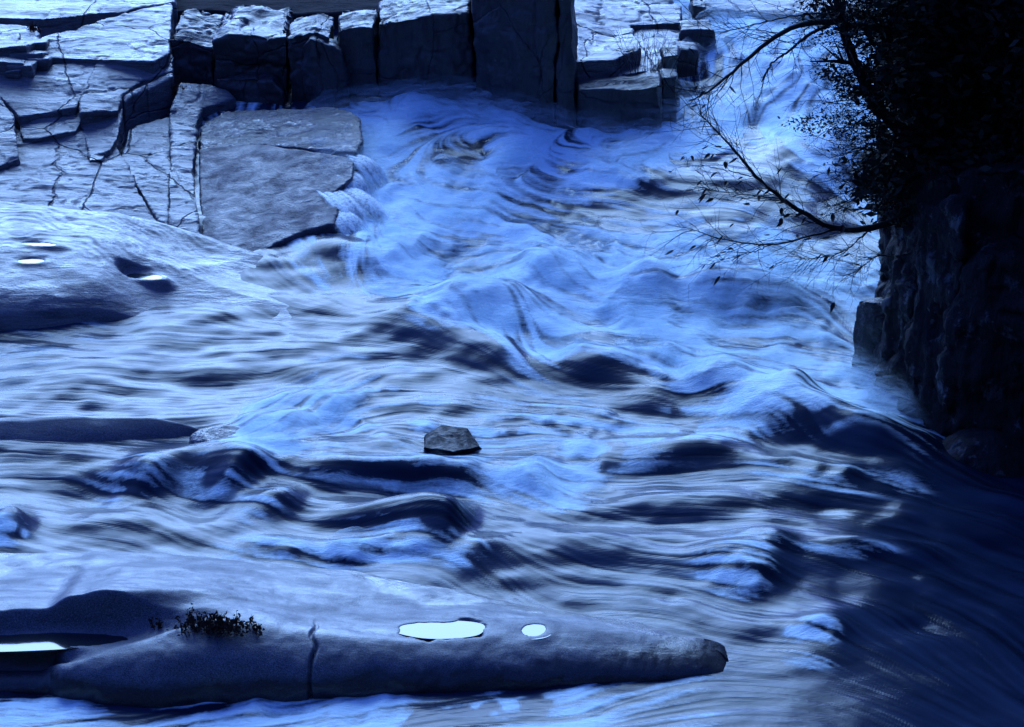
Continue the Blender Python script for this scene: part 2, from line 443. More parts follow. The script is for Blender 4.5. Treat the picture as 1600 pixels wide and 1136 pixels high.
def build_river():
    xs = np.concatenate([np.linspace(-40, -7.6, 24)[:-1], np.arange(-7.6, 7.6, .02), np.linspace(7.6, 40, 24)])
    ys = np.concatenate([np.linspace(-30, 14.6, 30)[:-1], np.arange(14.6, 22, .02), np.arange(22, 33.6, .027), np.linspace(33.6, 60, 24)])
    # fine survey lattice for the current and the foam
    gx = np.arange(-7.6, 7.6, .02)
    gy = np.arange(14.6, 33.6, .02)
    X, Y = np.meshgrid(gx, gy)
    # coarse interpolation of the current and the white water
    cx, cy = np.meshgrid(gx[::8], gy[::8])
    wu = np.zeros_like(cx); wv = np.zeros_like(cx); ws = np.zeros_like(cx) + 1e-9
    for px, py, dx, dy in FLOW:
        p = on_river(px, py)
        q = on_river(px + dx * 4, py + dy * 4)
        vx, vy = q[0] - p[0], q[1] - p[1]
        n = math.hypot(vx, vy)
        sy = abs(on_river(px, py - 25)[1] - on_river(px, py + 25)[1]) * 1.4
        w = np.exp(-(((cx - p[0]) / .55) ** 2 + ((cy - p[1]) / sy) ** 2)) + 1e-6 / (1 + (cx - p[0]) ** 2 + (cy - p[1]) ** 2)
        wu += w * vx / n; wv += w * vy / n; ws += w
    wu /= ws; wv /= ws
    n = np.hypot(wu, wv) + 1e-6
    wu, wv = wu / n, wv / n
    ff = np.zeros_like(cx); fs = np.zeros_like(cx)
    for px, py, a in FOAM:
        p = on_river(px, py)
        sy = abs(on_river(px, py - 25)[1] - on_river(px, py + 25)[1]) * .75
        w = np.exp(-(((cx - p[0]) / .29) ** 2 + ((cy - p[1]) / sy) ** 2)) + 1e-5 / (1 + (cx - p[0]) ** 2 + (cy - p[1]) ** 2) ** 2
        ff += w * a; fs += w
    ff /= fs
    ff = .6 * ff + .4 * smooth(.12, .85, ff)

    def up(c, x, y):          # bilinear from the coarse lattice
        fx = np.clip((x - gx[0]) / .16, 0, c.shape[1] - 1.001); fy = np.clip((y - gy[0]) / .16, 0, c.shape[0] - 1.001)
        i, j = fx.astype(int), fy.astype(int); u, v = fx - i, fy - j
        return (c[j, i] * (1 - u) + c[j, i + 1] * u) * (1 - v) + (c[j + 1, i] * (1 - u) + c[j + 1, i + 1] * u) * v

    # turbulent wobble of the current
    U, V = up(wu, X, Y), up(wv, X, Y)
    turb = up(ff, X, Y)
    ang = (fbm2(X * 1.1, Y * .9, 3, 5) * (.35 + 1.3 * turb))
    U, V = U * np.cos(ang) - V * np.sin(ang), U * np.sin(ang) + V * np.cos(ang)
    rng = np.random.default_rng(3)
    ny, nx = X.shape
    def soft(a, k):
        for ax in (0, 1):
            s = np.cumsum(np.concatenate([a[:k] if ax == 0 else a[:, :k], a], ax), ax)
            a = (s[k:] - s[:-k] if ax == 0 else s[:, k:] - s[:, :-k]) / k
        return a
    n1 = soft(rng.standard_normal((ny, nx)), 2)
    n2 = soft(rng.standard_normal((ny, nx)), 4); n2 /= n2.std()
    n3 = soft(soft(rng.standard_normal((ny, nx)), 11), 7); n3 /= n3.std()
    # draw the noise out along the current
    def sample(a, fx, fy):
        i = np.clip(fx, 0, nx - 1.001); j = np.clip(fy, 0, ny - 1.001)
        i0, j0 = i.astype(np.int32), j.astype(np.int32)
        u, v = (i - i0).astype(np.float32), (j - j0).astype(np.float32)
        k = j0 * nx + i0
        r = a.ravel()
        return (r[k] * (1 - u) + r[k + 1] * u) * (1 - v) + (r[k + nx] * (1 - u) + r[k + nx + 1] * u) * v
    U32, V32 = U.astype(np.float32), V.astype(np.float32)
    n1, n2, n3 = [a.astype(np.float32) for a in (n1, n2, n3)]
    s1, s2, s3 = n1.copy(), n2.copy(), n3.copy()
    w1 = w2 = w3 = 1.0
    I0, J0 = np.meshgrid(np.arange(nx, dtype=np.float32), np.arange(ny, dtype=np.float32))
    for sg in (1, -1):
        fx, fy = I0.copy(), J0.copy()
        for k in range(1, 40):
            ku = np.rint(np.clip(fx, 0, nx - 1)).astype(np.int32); kv = np.rint(np.clip(fy, 0, ny - 1)).astype(np.int32)
            st = 1.6 if k > 10 else 1.0
            fx = fx + sg * st * U32[kv, ku]; fy = fy + sg * st * V32[kv, ku]
            if k < 30:
                g = math.exp(-(k / 17) ** 2); s1 += g * sample(n1, fx, fy); w1 += g * g
            g = math.exp(-(k / 24) ** 2); s2 += g * sample(n2, fx, fy); w2 += g * g
            if k % 2 == 0:
                g = math.exp(-(k / 22) ** 2); s3 += g * sample(n3, fx, fy); w3 += g * g
    def norm(a):
        a = a - a.mean(); return a / a.std()
    s1, s2, s3 = norm(s1), norm(s2), norm(s3)
    # foam: broad amount, wave crests, broken up along the current
    foam = turb + 0
    hgt = np.zeros_like(X)
    for px, py, rx, ry, an, h, fo, lee in WAVES:
        p = on_river(px, py)
        ry *= 1 + max(0, 500 - py) / 900
        ca, sa = math.cos(R(an)), math.sin(R(an))
        dx, dy = X - p[0], Y - p[1]
        a = dx * ca + dy * sa; b = -dx * sa + dy * ca
        a = np.where(a > 0, a / (rx * lee), a / rx); b = b / ry
        g = np.exp(-(a * a + b * b) * 1.1)
        hgt += h * g
        foam += fo * np.exp(-((a + .15) ** 2 + (b + .25) ** 2) * 1.6)
    big = fbm2(X * 1.6 + s3 * .12, Y * 1.3, 4, 21)
    boil = fbm2(X * 1.7 + 7, Y * 1.3, 4, 33)
    foam += boil * 1.1 * smooth(.1, .4, foam) * (1 - .8 * smooth(.85, 1.0, foam))
    foam = np.clip(foam, -.3, 1.15)
    rag = (s3 * .13 + s2 * .10 + big * .25)
    amt = np.clip(foam * 1.05 + rag * smooth(.02, .35, foam) * (1.15 - .6 * smooth(.7, 1, foam)), 0, 1)
    amt = amt * smooth(.03, .2, foam)
    # surface: swells, silk folds along the current, boiling in the white water
    calm = 1 - smooth(.1, .6, foam)
    boil2 = np.abs(fbm2(X * 2.3 + s3 * .1, Y * 2.0 + 11, 3, 41))
    pool = smooth(17.6, 16.6, Y)                      # the still water before the whaleback
    hgt += boil * (.03 + .09 * smooth(.2, .8, foam)) * (1 - .8 * pool)
    hgt += -boil2 * .07 * smooth(.3, .9, foam)
    hgt += s3 * (.004 + .001 * calm) * (1 - .75 * pool) + s2 * .0006
    hgt += fbm2(X * .9, Y * 1.5, 3, 51) * .07 * calm * (1 - .9 * pool)
    hgt += fbm2(X * 2.2, Y * 5.5, 3, 55) * .012 * pool
    eddy = np.exp(-(np.maximum(on_river(1480, 900)[0] - .2 - X, 0) / .9) ** 2) * smooth(on_river(0, 650)[1], on_river(0, 760)[1], Y)
    hgt += s3 * .009 * eddy
    hgt = soft(soft(hgt, 3), 3)
    hgt = hgt + (soft(soft(hgt, 4), 4) - hgt) * eddy
    streak = np.clip(.5 + .13 * s1 + .17 * s2 + .07 * s3, 0, 1)

    # the deep eddy under the right bank runs smoother than the shallows
    c0 = on_river(1480, 900)
    chop = 1 - np.exp(-(np.maximum(c0[0] - .2 - X, 0) / .9) ** 2) * smooth(on_river(0, 650)[1], on_river(0, 760)[1], Y)
    GX, GY = np.meshgrid(xs, ys)
    def pick(a, edge):
        fx = (GX - gx[0]) / .02; fy = (GY - gy[0]) / .02
        r = sample(a.astype(np.float32), fx.astype(np.float32), fy.astype(np.float32))
        out = np.maximum(np.maximum(gx[0] - GX, GX - gx[-1]), np.maximum(gy[0] - GY, GY - gy[-1]))
        k = smooth(0, .6, out)
        return r * (1 - k) + edge * k
    Z = level(GY) + pick(hgt, 0)
    co = np.stack([GX, GY, Z], -1).reshape(-1, 3)
    me = mesh_np('river', co, grid_faces(len(xs), len(ys)), True,
                 {'foam': pick(amt, 0).ravel(), 'streak': pick(streak, .5).ravel(), 'chop': pick(chop, 1).ravel()})
    o = link('river', me, M_WATER)
    tag(o, 'fast blue river with white rapids and smooth dark swells', 'river', kind='structure')

    # torn veils of spray carried just above the breaking water
    t = NT('spray_veil')
    at_ = t.n('ShaderNodeAttribute', attribute_name='veil')
    sw = t.n('ShaderNodeTexNoise'); sw.inputs['Scale'].default_value = 1.1; sw.inputs['Detail'].default_value = 3
    co_ = t.coords(); t.l(co_, sw.inputs['Vector'])
    mv = t.n('ShaderNodeVectorMath', operation='MULTIPLY_ADD')
    t.l(sw.outputs['Color'], mv.inputs[0]); mv.inputs[1].default_value = (2.6, 3.0, 2.0)
    t.l(t.coords((1.6, 5.0, 3)), mv.inputs[2])
    w_ = t.noise(mv.outputs[0], 2.0, 8, .68, .3)
    al = t.math('MULTIPLY', at_.outputs['Fac'], t.ramp(w_, [(.38, 0), (.66, 1)]))
    df = t.n('ShaderNodeBsdfDiffuse'); df.inputs['Color'].default_value = (.84, .97, 1.0, 1)
    tl = t.n('ShaderNodeBsdfTranslucent'); tl.inputs['Color'].default_value = (.84, .97, 1.0, 1)
    m1 = t.n('ShaderNodeMixShader'); m1.inputs[0].default_value = .5
    t.l(df.outputs[0], m1.inputs[1]); t.l(tl.outputs[0], m1.inputs[2])
    tr = t.n('ShaderNodeBsdfTransparent')
    m2 = t.n('ShaderNodeMixShader')
    t.l(al, m2.inputs[0]); t.l(tr.outputs[0], m2.inputs[1]); t.l(m1.outputs[0], m2.inputs[2])
    vm = t.done(m2)
    k = 2
    Xs, Ys, As, Hs = X[::k, ::k], Y[::k, ::k], amt[::k, ::k], hgt[::k, ::k]
    dens = soft(soft(As.copy(), 3), 3)
    for n_, (lift, sd, st) in enumerate(((.05, 301, .8), (.12, 311, .6), (.2, 321, .4))):
        v_ = smooth(.42, .9, dens) * smooth(18.2, 18.8, Ys) * smooth(on_river(1395, 600)[0], on_river(1330, 600)[0], Xs - np.maximum(21.5 - Ys, 0) * .8 - np.maximum(Ys - 22.6, 0) * 9) * (.5 + .9 * fbm2(Xs * 1.4, Ys * 1.1, 3, sd)).clip(0, 1) * st
        bp = on_river(705, 690)
        v_ = v_ * (1 - np.exp(-((Xs - bp[0]) / .5) ** 2 - ((Ys - bp[1]) / .55) ** 2))
        Zs = level(Ys) + soft(soft(Hs.copy(), 9), 9) + lift * (.4 + .8 * smooth(.4, 1, dens)) + .06 * fbm2(Xs * 2.2, Ys * 1.7, 3, sd + 3)
        fcs = grid_faces(Xs.shape[1], Xs.shape[0])
        fcs = fcs[(v_.ravel()[fcs] > .02).any(1)]
        us = np.unique(fcs); ix = -np.ones(Xs.size, int); ix[us] = np.arange(len(us))
        me2 = mesh_np('spray', np.stack([Xs, Ys, Zs], -1).reshape(-1, 3)[us], ix[fcs], True, {'veil': v_.ravel()[us]})
        o2 = link('spray', me2, vm)
        tag(o2, ('low torn veil of spray skimming the rapids', 'middle veil of spray over the breaking crests', 'highest thin veil of spray above the tallest waves')[n_], 'spray', 'veils of spray over the rapids', 'stuff')
    return o

build_river()
# ------------------------------------------------------------------ foreground whaleback
def interp_px(pts, z):
    w = [at(px, py, z) for px, py in pts]
    return [p[0] for p in w], [p[1] for p in w]

POOLS = {}
def find_px(X, Y, Z, px, py):
    t = Y * CP - (Z - CAM_H) * SP
    return np.argmin((800 + FPX * X / t - px) ** 2 + (568 - FPX * (Y * SP + (Z - CAM_H) * CP) / t - py) ** 2)

def basin(X, Y, Z, px, py, rx, ry, an, ok=1.0, spread=1.7):
    """carve a level rock basin, banked up a little on its low side"""
    k = find_px(X, Y, Z, px, py)
    x, y = X.ravel()[k], Y.ravel()[k]
    ca, sa = math.cos(R(an)), math.sin(R(an))
    a = ((X - x) * ca + (Y - y) * sa) / rx; b = (-(X - x) * sa + (Y - y) * ca) / ry
    e = np.sqrt(a * a + b * b) + (.8 if 600 < px < 760 else .45 if py > 880 else .3) * (.5 if py > 1000 else 1) * fbm2(X * 3.2 + px, Y * 3.2, 4, 91)
    c = float(np.median(Z[e < max(1.0, e.min() + .3)]))
    flat = smooth(spread, 1.1, e) * ok
    Z = Z + (c + .005 * (e - 1.2).clip(0, 1) - Z) * flat
    Z = Z - .035 * smooth(1.12, .75, e)
    POOLS[(px, py)] = (x, y, c - .005)
    return Z

WHALE_PUDDLES = ((690, 982, .30, .13, 2), (832, 985, .12, .12, -15), (325, 893, .18, .09, 0), (25, 1021, .8, .13, 4))
def build_whaleback():
    fx, fy = interp_px([(-500, 1060), (-60, 1078), (76, 1083), (95, 1094), (160, 1101), (250, 1104), (350, 1096), (480, 1090), (640, 1082), (800, 1077), (1000, 1065), (1100, 1057), (1200, 1049), (1300, 1040)], 0)
    bx, by = interp_px([(-500, 862), (0, 872), (200, 877), (400, 888), (560, 900), (700, 925), (850, 948), (1000, 970), (1100, 1000), (1190, 1036), (1300, 1039)], .1)
    xs = np.arange(fx[0], at(1235, 1045, 0)[0], .014)
    yf, yb = np.interp(xs, fx, fy), np.interp(xs, bx, by)
    hx = [at(p, 1000, .4)[0] for p in (-500, 60, 85, 150, 300, 480, 640, 800, 950, 1050, 1120, 1180, 1230)]
    hr = np.interp(xs, hx, [.12, .14, .26, .36, .42, .36, .30, .26, .20, .14, .09, .04, -.03])
    k = np.ones(9) / 9
    hr = np.convolve(np.pad(hr, 4, 'edge'), k, 'valid')
    n1, n2 = 34, 150
    rows = []
    th = np.linspace(-.35, math.pi / 2, n1)
    w = .46
    for a in th:
        rows.append((np.full_like(xs, w * (1 - math.cos(max(a, 0)))), hr * math.sin(a) if a > 0 else np.full_like(xs, .5 * a)))
    for s in np.linspace(0, 1, n2 + 1)[1:]:
        d = w + (yb - yf - w) * s
        rows.append((d, hr + (.07 + np.maximum(hr, 0) * .12 - hr) * s ** 1.35))
    for s in np.linspace(0, 1, 22)[1:]:
        rows.append((yb - yf + .55 * s, (.09 + np.maximum(hr, 0) * .1) * (1 - s) - .5 * s ** 1.4 - .02))
    D = np.stack([r[0] for r in rows]); Z = np.stack([r[1] for r in rows])
    X = np.broadcast_to(xs, D.shape).copy(); Y = yf + D
    top = smooth(.25, .6, D)
    # the higher back of the slab on the left, with the hollow and its dark bank before it
    def gp(px, py, z, rx, ry, an=0):
        p = at(px, py, z); ca, sa = math.cos(R(an)), math.sin(R(an))
        a = (X - p[0]) * ca + (Y - p[1]) * sa; b = -(X - p[0]) * sa + (Y - p[1]) * ca
        return np.exp(-(a / rx) ** 2 - (b / ry) ** 2)
    def bank_y(x):
        bx_, by_ = interp_px([(-500, 1003), (0, 1006), (120, 1003), (200, 985), (300, 965), (420, 960)], .3)
        return np.interp(x, bx_, by_)
    lf = smooth(at(460, 960, .4)[0], at(20, 960, .4)[0], X)
    Z += lf * smooth(-.04, .24, Y - bank_y(X)) * .27 * (1 - smooth(.2, 1.45, Y - bank_y(X)) * .75)
    Z -= gp(40, 1017, .25, 1.15, .17, 3) * .12 * smooth(.12, .3, D)
    Z += top * gp(300, 1000, .4, .6, .3) * .08 - top * gp(520, 930, .3, .9, .3) * .03 + top * gp(180, 900, .3, .9, .25) * .06
    Z += top * (fbm2(X * .8, Y * 1.1, 3, 61) * .06 + fbm2(X * 2.1, Y * 3.2, 3, 63) * .018)
    # cracks running down the front
    for px, sd in ((487, 1),):
        cxl = at(px, 1040, .25)[0] + .03 * noise2(Y * 6, Z * 9, sd) + (D - .2) * .03
        Z0 = smooth(.75, .45, D)
        cr = np.exp(-((X - cxl) / .011) ** 2) * Z0
        Y += cr * .05 * (1 - top); Z -= cr * .035
    Z -= smooth(at(1080, 1040, .1)[0], at(1235, 1045, 0)[0], X) ** 1.5 * .26 + smooth(at(1130, 1040, .1)[0], at(1230, 1045, 0)[0], X) * .5
    # blunt broken left end with ribs
    n = fbm3(X * 3, Y * 3, Z * 3, 4, 71)
    Y -= (1 - top) * n * .045
    rough_ = fbm3(X * 5, Y * 5, Z * 5, 4, 75)
    Y -= (1 - top) * rough_ * .02
    Z += n * .006 + rough_ * .006 * top + fbm3(X * 14, Y * 14, Z * 14, 3, 73) * .003
    for q in WHALE_PUDDLES:
        Z = basin(X, Y, Z, *q, ok=smooth(.2, .4, D), spread=2.2)
    co = np.stack([X, Y, Z], -1).reshape(-1, 3)
    me = mesh_np('whaleback_rock', co, grid_faces(X.shape[1], X.shape[0]))
    o = link('whaleback_rock', me, M_SMOOTH)
    tag(o, 'long smooth whaleback granite slab in the foreground with rain puddles', 'rock slab')
    return X, Y, Z

WHALE = build_whaleback()
# ------------------------------------------------------------------ broken bedrock: blocks and slabs
def lv(py):
    return float(np.interp(-py, [-p for p in _LP], _LZ)) if py >= 0 else _LZ[-1] - py * .004

def T(px, py, off):
    """top corner on the bedrock, off metres above the river's mean surface"""
    return at(px, py, lv(py) + off)

def river_z(px, py):
    return on_river(px, max(py, 0))

def F(px, py_top, py_base, z_base=None):
    """top corner straight above a foot at water level"""
    b = at(px, py_base, lv(py_base) if z_base is None else z_base)
    return at_y(px, py_top, b[1])

def rough_rock(name, verts, faces, vox, mat, parent=None, seed=0, big=.03, mid=.012, step=.0, ridge=0., rib=0.):
    me0 = bpy.data.meshes.new('src')
    me0.from_pydata(verts, [], faces)
    bm = bmesh.new(); bm.from_mesh(me0)
    bmesh.ops.recalc_face_normals(bm, faces=bm.faces[:])
    bmesh.ops.triangulate(bm, faces=bm.faces[:])
    bm.to_mesh(me0); bm.free()
    o0 = bpy.data.objects.new('src', me0)
    COL.objects.link(o0)
    md = o0.modifiers.new('r', 'REMESH')
    md.mode = 'VOXEL'; md.voxel_size = vox
    dg = bpy.context.evaluated_depsgraph_get()
    ev = o0.evaluated_get(dg)
    me = bpy.data.meshes.new_from_object(ev)
    bpy.data.objects.remove(o0); bpy.data.meshes.remove(me0)
    n = len(me.vertices)
    co = np.empty(n * 3, np.float32); me.vertices.foreach_get('co', co); co = co.reshape(-1, 3).astype(float)
    no = np.empty(n * 3, np.float32); me.vertex_normals.foreach_get('vector', no); no = no.reshape(-1, 3)
    x, y, z = co.T
    d = big * fbm3(x * 1.3, y * 1.3, z * 1.3, 3, seed) + mid * fbm3(x * 6, y * 6, z * 6, 4, seed + 5)
    if step:
        q = fbm3(x * 1.0, y * 3.2, z * 3.2, 3, seed + 9) * 5
        f = q - np.floor(q)
        d += step * (np.floor(q) + smooth(.9, 1, f)) * .5
    if ridge:
        r = np.abs(fbm3(x * 2.2, y * 2.2, z * 2.2, 3, seed + 11))
        d -= ridge * smooth(.10, 0, r)
    if rib:
        d += rib * (fbm3(x * 5, y * 5, z * .8, 3, seed + 13))
    co = co + no * d[:, None]
    me.vertices.foreach_set('co', co.astype(np.float32).ravel())
    me.polygons.foreach_set('use_smooth', np.ones(len(me.polygons), bool))
    me.name = name
    me.update()
    return link(name, me, mat, parent)

def prism(name, top, drop, vox, mat, parent=None, flare=.03, lean=0., **kw):
    """block with the given top corners, sides going down by drop (or to z if negative is given as ('z', v))"""
    n = len(top)
    cx = sum(p[0] for p in top) / n; cy = sum(p[1] for p in top) / n
    bot = []
    for p in top:
        dx, dy = p[0] - cx, p[1] - cy
        l = math.hypot(dx, dy) + 1e-6
        zb = drop[1] if isinstance(drop, tuple) else p[2] - drop
        k = flare * (p[2] - zb)
        bot.append((p[0] + dx / l * k + lean, p[1] + dy / l * k, zb))
    v = [tuple(p) for p in top] + bot
    f = [tuple(range(n)), tuple(range(2 * n - 1, n - 1, -1))]
    for i in range(n):
        j = (i + 1) % n
        f.append((j, i, n + i, n + j))
    return rough_rock(name, v, f, vox, mat, parent, **kw)

def thing(name, loc, label, cat, group=None):
    o = empty(name, loc)
    return tag(o, label, cat, group)

# -- stepped terraces on the left bank
terr = thing('bedrock_terraces', at(130, 300, lv(300) - .5), 'pale stepped granite terraces with cracks on the left bank', 'rock terraces')
SLABS = [
 # (corners (px, py, off)), drop
 ([(-260, 300, 0.17), (-260, 150, 0.22), (35, 180, 0.20), (130, 176, 0.18), (186, 230, 0.15), (215, 290, 0.11), (250, 350, 0.06), (300, 372, 0.02), (200, 385, 0.06), (60, 365, 0.13)], .9),
 ([(22, 150, 0.29), (150, 140, 0.26), (121, 203, 0.23), (64, 214, 0.23), (33, 216, 0.23)], .5),
 ([(118, 140, 0.29), (195, 130, 0.26), (192, 172, 0.23), (184, 214, 0.21), (174, 232, 0.19), (140, 250, 0.17), (130, 208, 0.19), (118, 180, 0.23)], .6),
 ([(-200, 126, 0.42), (-100, 95, 0.42), (160, 98, 0.37), (150, 120, 0.35), (128, 150, 0.32), (118, 168, 0.30), (30, 182, 0.31), (14, 164, 0.34), (0, 150, 0.36), (-200, 160, 0.39)], .7),
 ([(150, 100, 0.38), (165, 88, 0.40), (268, 86, 0.34), (271, 110, 0.32), (226, 124, 0.31), (216, 130, 0.31), (190, 148, 0.30), (186, 172, 0.29), (124, 176, 0.31), (126, 150, 0.32)], .8),
 ([(-200, 190, 0.32), (-200, 140, 0.36), (0, 150, 0.37), (21, 178, 0.34), (28, 222, 0.27), (33, 246, 0.22), (0, 258, 0.22), (-200, 285, 0.23)], .7),
 ([(268, 150, .1), (300, 205, .08), (262, 180, .12), (200, 200, .14), (188, 250, .12), (214, 290, .1), (248, 346, .06), (262, 352, .04), (268, 260, .07)], .7),
 ([(281, 128, .22), (330, 131, .14), (352, 140, .10), (367, 156, .06), (316, 168, .10), (312, 182, .1), (306, 214, .1), (303, 270, .08), (310, 340, .06), (312, 376, .02), (264, 352, .05), (262, 290, .1), (268, 210, .12), (262, 180, .16)], .6),
 ([(58, 84, 0.42), (62, 60, 0.42), (200, 18, 0.34), (270, 2, 0.30), (266, 60, 0.42), (264, 84, 0.42), (238, 96, 0.42), (160, 92, 0.42), (62, 88, 0.42)], .5),
 ([(-260, 90, 0.42), (-260, 20, 0.34), (60, 40, 0.42), (62, 70, 0.42), (40, 100, 0.42), (0, 110, 0.42), (-100, 112, 0.42)], .6),
 ([(-260, 20, 0.34), (-260, -30, 0.24), (275, -35, 0.23), (275, 2, 0.30), (200, 14, 0.33), (60, 28, 0.36)], .8),
]
for i, (c, drop) in enumerate(SLABS):
    o = prism('slab', [T(*p) for p in c], drop, .021 if i < 9 else .03, M_ROCK, terr, flare=.02, seed=100 + i * 7, big=.02, mid=.006, step=.016, ridge=.014)
# upright columns on the riser
for i, (c, drop) in enumerate([
   ([(191, 150, .28), (206, 142, .29), (207, 150, .28), (194, 160, .26)], .5),
   ([(206, 142, .30), (229, 131, .31), (230, 138, .29), (209, 150, .28)], .5),
   ([(228, 132, .30), (268, 113, .31), (271, 119, .3), (231, 141, .28)], .5)]):
    prism('riser_column', [T(*p) for p in c], drop, .02, M_ROCK, terr, flare=.06, seed=160 + i, big=.02, mid=.012)
# loose rubble at the far left
for i, (px, py, s) in enumerate([(20, 88, .26), (45, 95, .2), (12, 108, .22), (36, 112, .17), (60, 100, .14), (8, 74, .2), (55, 76, .16), (24, 116, .12), (150, 252, .1)]):
    p = T(px, py, .4 if i < 8 else .15)
    rr = random.Random(i)
    v = [(p[0] + s * sx * rr.uniform(.7, 1.2), p[1] + s * sy * rr.uniform(.6, 1.0), p[2] + s * .7 * sz * rr.uniform(.6, 1.1)) for sz in (-1, 1) for sx, sy in ((-1, -1), (1, -1), (1, 1), (-1, 1))]
    rough_rock('rubble_block', v, [(0, 1, 2, 3), (4, 5, 6, 7), (0, 1, 5, 4), (1, 2, 6, 5), (2, 3, 7, 6), (3, 0, 4, 7)], .022, M_ROCK, terr, seed=170 + i, big=.04, mid=.015)

# -- smooth apron running down into the rapids
APRON_PUDDLES = ((226, 432, .19, .09, -14), (46, 408, .13, .07, 0), (62, 382, .19, .06, -12))
def build_apron():
    edge = [T(-300, 512, .0), T(-60, 511, 0), T(60, 509, 0), (*T(140, 500, 0)[:2], 0), T(185, 497, 0), T(250, 494, 0), T(330, 499, 0), T(400, 505, 0), T(470, 503, 0), T(565, 490, 0),
            T(520, 470, 0), T(415, 428, 0), T(412, 402, 0), T(318, 382, 0), T(250, 352, .1), T(0, 300, .3), T(-300, 300, .4)]
    x0, x1 = T(-300, 500, 0)[0], T(600, 490, 0)[0]
    y0, y1 = T(0, 520, 0)[1] - .25, T(0, 290, .3)[1]
    xs = np.arange(x0, x1, .017); ys = np.arange(y0, y1, .02)
    X, Y = np.meshgrid(xs, ys)
    sd = poly_sd(X, Y, edge)
    ramp = np.interp(X, [T(p, 460, .2)[0] for p in (-300, 0, 150, 260, 420, 560)], [.34, .30, .26, .15, .05, -.015])
    Z = level(Y) + ramp * (.35 + .65 * smooth(T(0, 490, .3)[1], T(0, 380, .2)[1], Y)) + .02
    def gp(px, py, rx, ry, an=0):
        p = T(px, py, .25); ca, sa = math.cos(R(an)), math.sin(R(an))
        a = (X - p[0]) * ca + (Y - p[1]) * sa; b = -(X - p[0]) * sa + (Y - p[1]) * ca
        return np.exp(-(a / rx) ** 2 - (b / ry) ** 2)
    lft = smooth(T(250, 490, 0)[0], T(120, 490, 0)[0], X)
    Z += lft * .08 * smooth(.0, .3, sd) + gp(110, 470, .8, .3) * .06 + gp(255, 470, .5, .22, -8) * .08 - gp(190, 478, .25, .35, 30) * .10
    # foliation: thin plates dipping to the right
    q = (Y * 2.1 + X * .85 + fbm2(X * .6, Y * .8, 4, 201) * 1.7) * 1.3
    f = q - np.floor(q)
    upper = smooth(T(0, 440, .2)[1], T(0, 390, .2)[1], Y)
    Z += (smooth(.8, 1, f) - f) * .016 * upper * (.5 + .8 * noise2(X * .7, Y * .5, 205))
    q2 = q * 3.3 + fbm2(X * 2, Y * 3, 2, 207); f2 = q2 - np.floor(q2)
    Z += (smooth(.7, 1, f2) - f2) * .010 * upper
    Z += fbm2(X * 1.1, Y * 1.4, 4, 211) * .045 + fbm2(X * 7, Y * 9, 3, 213) * .006
    Z = np.where(sd < .12, Z - .9 * np.clip((.12 - sd), 0, .6) ** 1.3, Z)
    Z = np.where(sd < 0, Z - 1.2 * np.clip(-sd, 0, .5), Z)
    low_ = smooth(T(140, 490, 0)[0], T(270, 490, 0)[0], X) * smooth(T(0, 380, 0)[1], T(0, 440, 0)[1], Y)
    inn = Z - level(Y)
    Z = Z + low_ * np.where(inn > -.03, (inn + .03) * (smooth(-.05, 1.0, sd) - 1), 0)
    for px, py, rx, ry, an in APRON_PUDDLES:
        Z = basin(X, Y, Z, px, py, rx, ry, an, spread=1.9)
    keep = sd > -.45
    idx = -np.ones(X.size, int); fc = grid_faces(len(xs), len(ys))
    fc = fc[keep.ravel()[fc].all(1)]
    used = np.unique(fc); idx[used] = np.arange(len(used))
    co = np.stack([X, Y, Z], -1).reshape(-1, 3)[used]
    me = mesh_np('smooth_apron', co, idx[fc])
    o = link('smooth_apron', me, M_APRON)
    tag(o, 'smooth pale bedrock apron with foliation lines sloping into the rapids', 'rock slab')
    return X, Y, Z

M_APRON = rock_material('foliated_granite', (.15, .147, .16), (.035, .035, .042), lin=.02, lineation=(.6, 2.4, 4), rot=(0, 0, R(-22)), rough=(.24, .5), wet=.8)
APRON = build_apron()

def water_still():
    t = NT('puddle_water')
    n = t.noise(t.coords((1, 1, 1)), 6, 2, .5)
    p = t.principled(Base_Color=(.01, .014, .02), Roughness=.08, IOR=1.42, Normal=t.bump(n, .15, .004))
    return t.done(p)
M_PUDDLE = water_still()

def puddle(px, py, zguess, rx, ry, an, surf, sink, label):
    x, y, zw = POOLS[(px, py)]
    p = (x, y)
    n = 40
    v = [(0, 0, 0)] + [(rx * math.cos(a) * (1 + .08 * math.sin(3 * a + px)), ry * math.sin(a), 0) for a in [2 * math.pi * i / n for i in range(n)]]
    v += [(c[0], c[1], -.012) for c in v[1:]]
    f = [(0, 1 + i, 1 + (i + 1) % n) for i in range(n)] + [(1 + i, 1 + n + i, 1 + n + (i + 1) % n, 1 + (i + 1) % n) for i in range(n)]
    me = bpy.data.meshes.new('puddle'); me.from_pydata(v, [], f)
    o = link('puddle', me, M_PUDDLE)
    o.location = (p[0], p[1], zw); o.rotation_euler.z = R(an)
    tag(o, label, 'puddle', kind='structure')
    return o

PL = {(226, 432): 'bright curved rain puddle on the sloping apron', (46, 408): 'small bright puddle in a broken hollow of the apron', (62, 382): 'bright wet hollow below the terraces',
      (140, 418): 'tiny bright puddle in the middle of the apron', (190, 422): 'thin bright film of water in a groove of the apron', (12, 448): 'tiny bright puddle above the dark bank of the apron',
      (690, 982): 'long diamond shaped rain puddle on the foreground whaleback', (832, 985): 'small rounded rain puddle on the foreground whaleback',
      (325, 893): 'bright shallow puddle at the back edge of the whaleback', (25, 1021): 'still pool in the notch at the blunt end of the whaleback'}
for q in APRON_PUDDLES + WHALE_PUDDLES:
    puddle(q[0], q[1], 0, q[2] * 1.2, q[3] * 1.2, q[4], None, 0, PL[q[:2]])

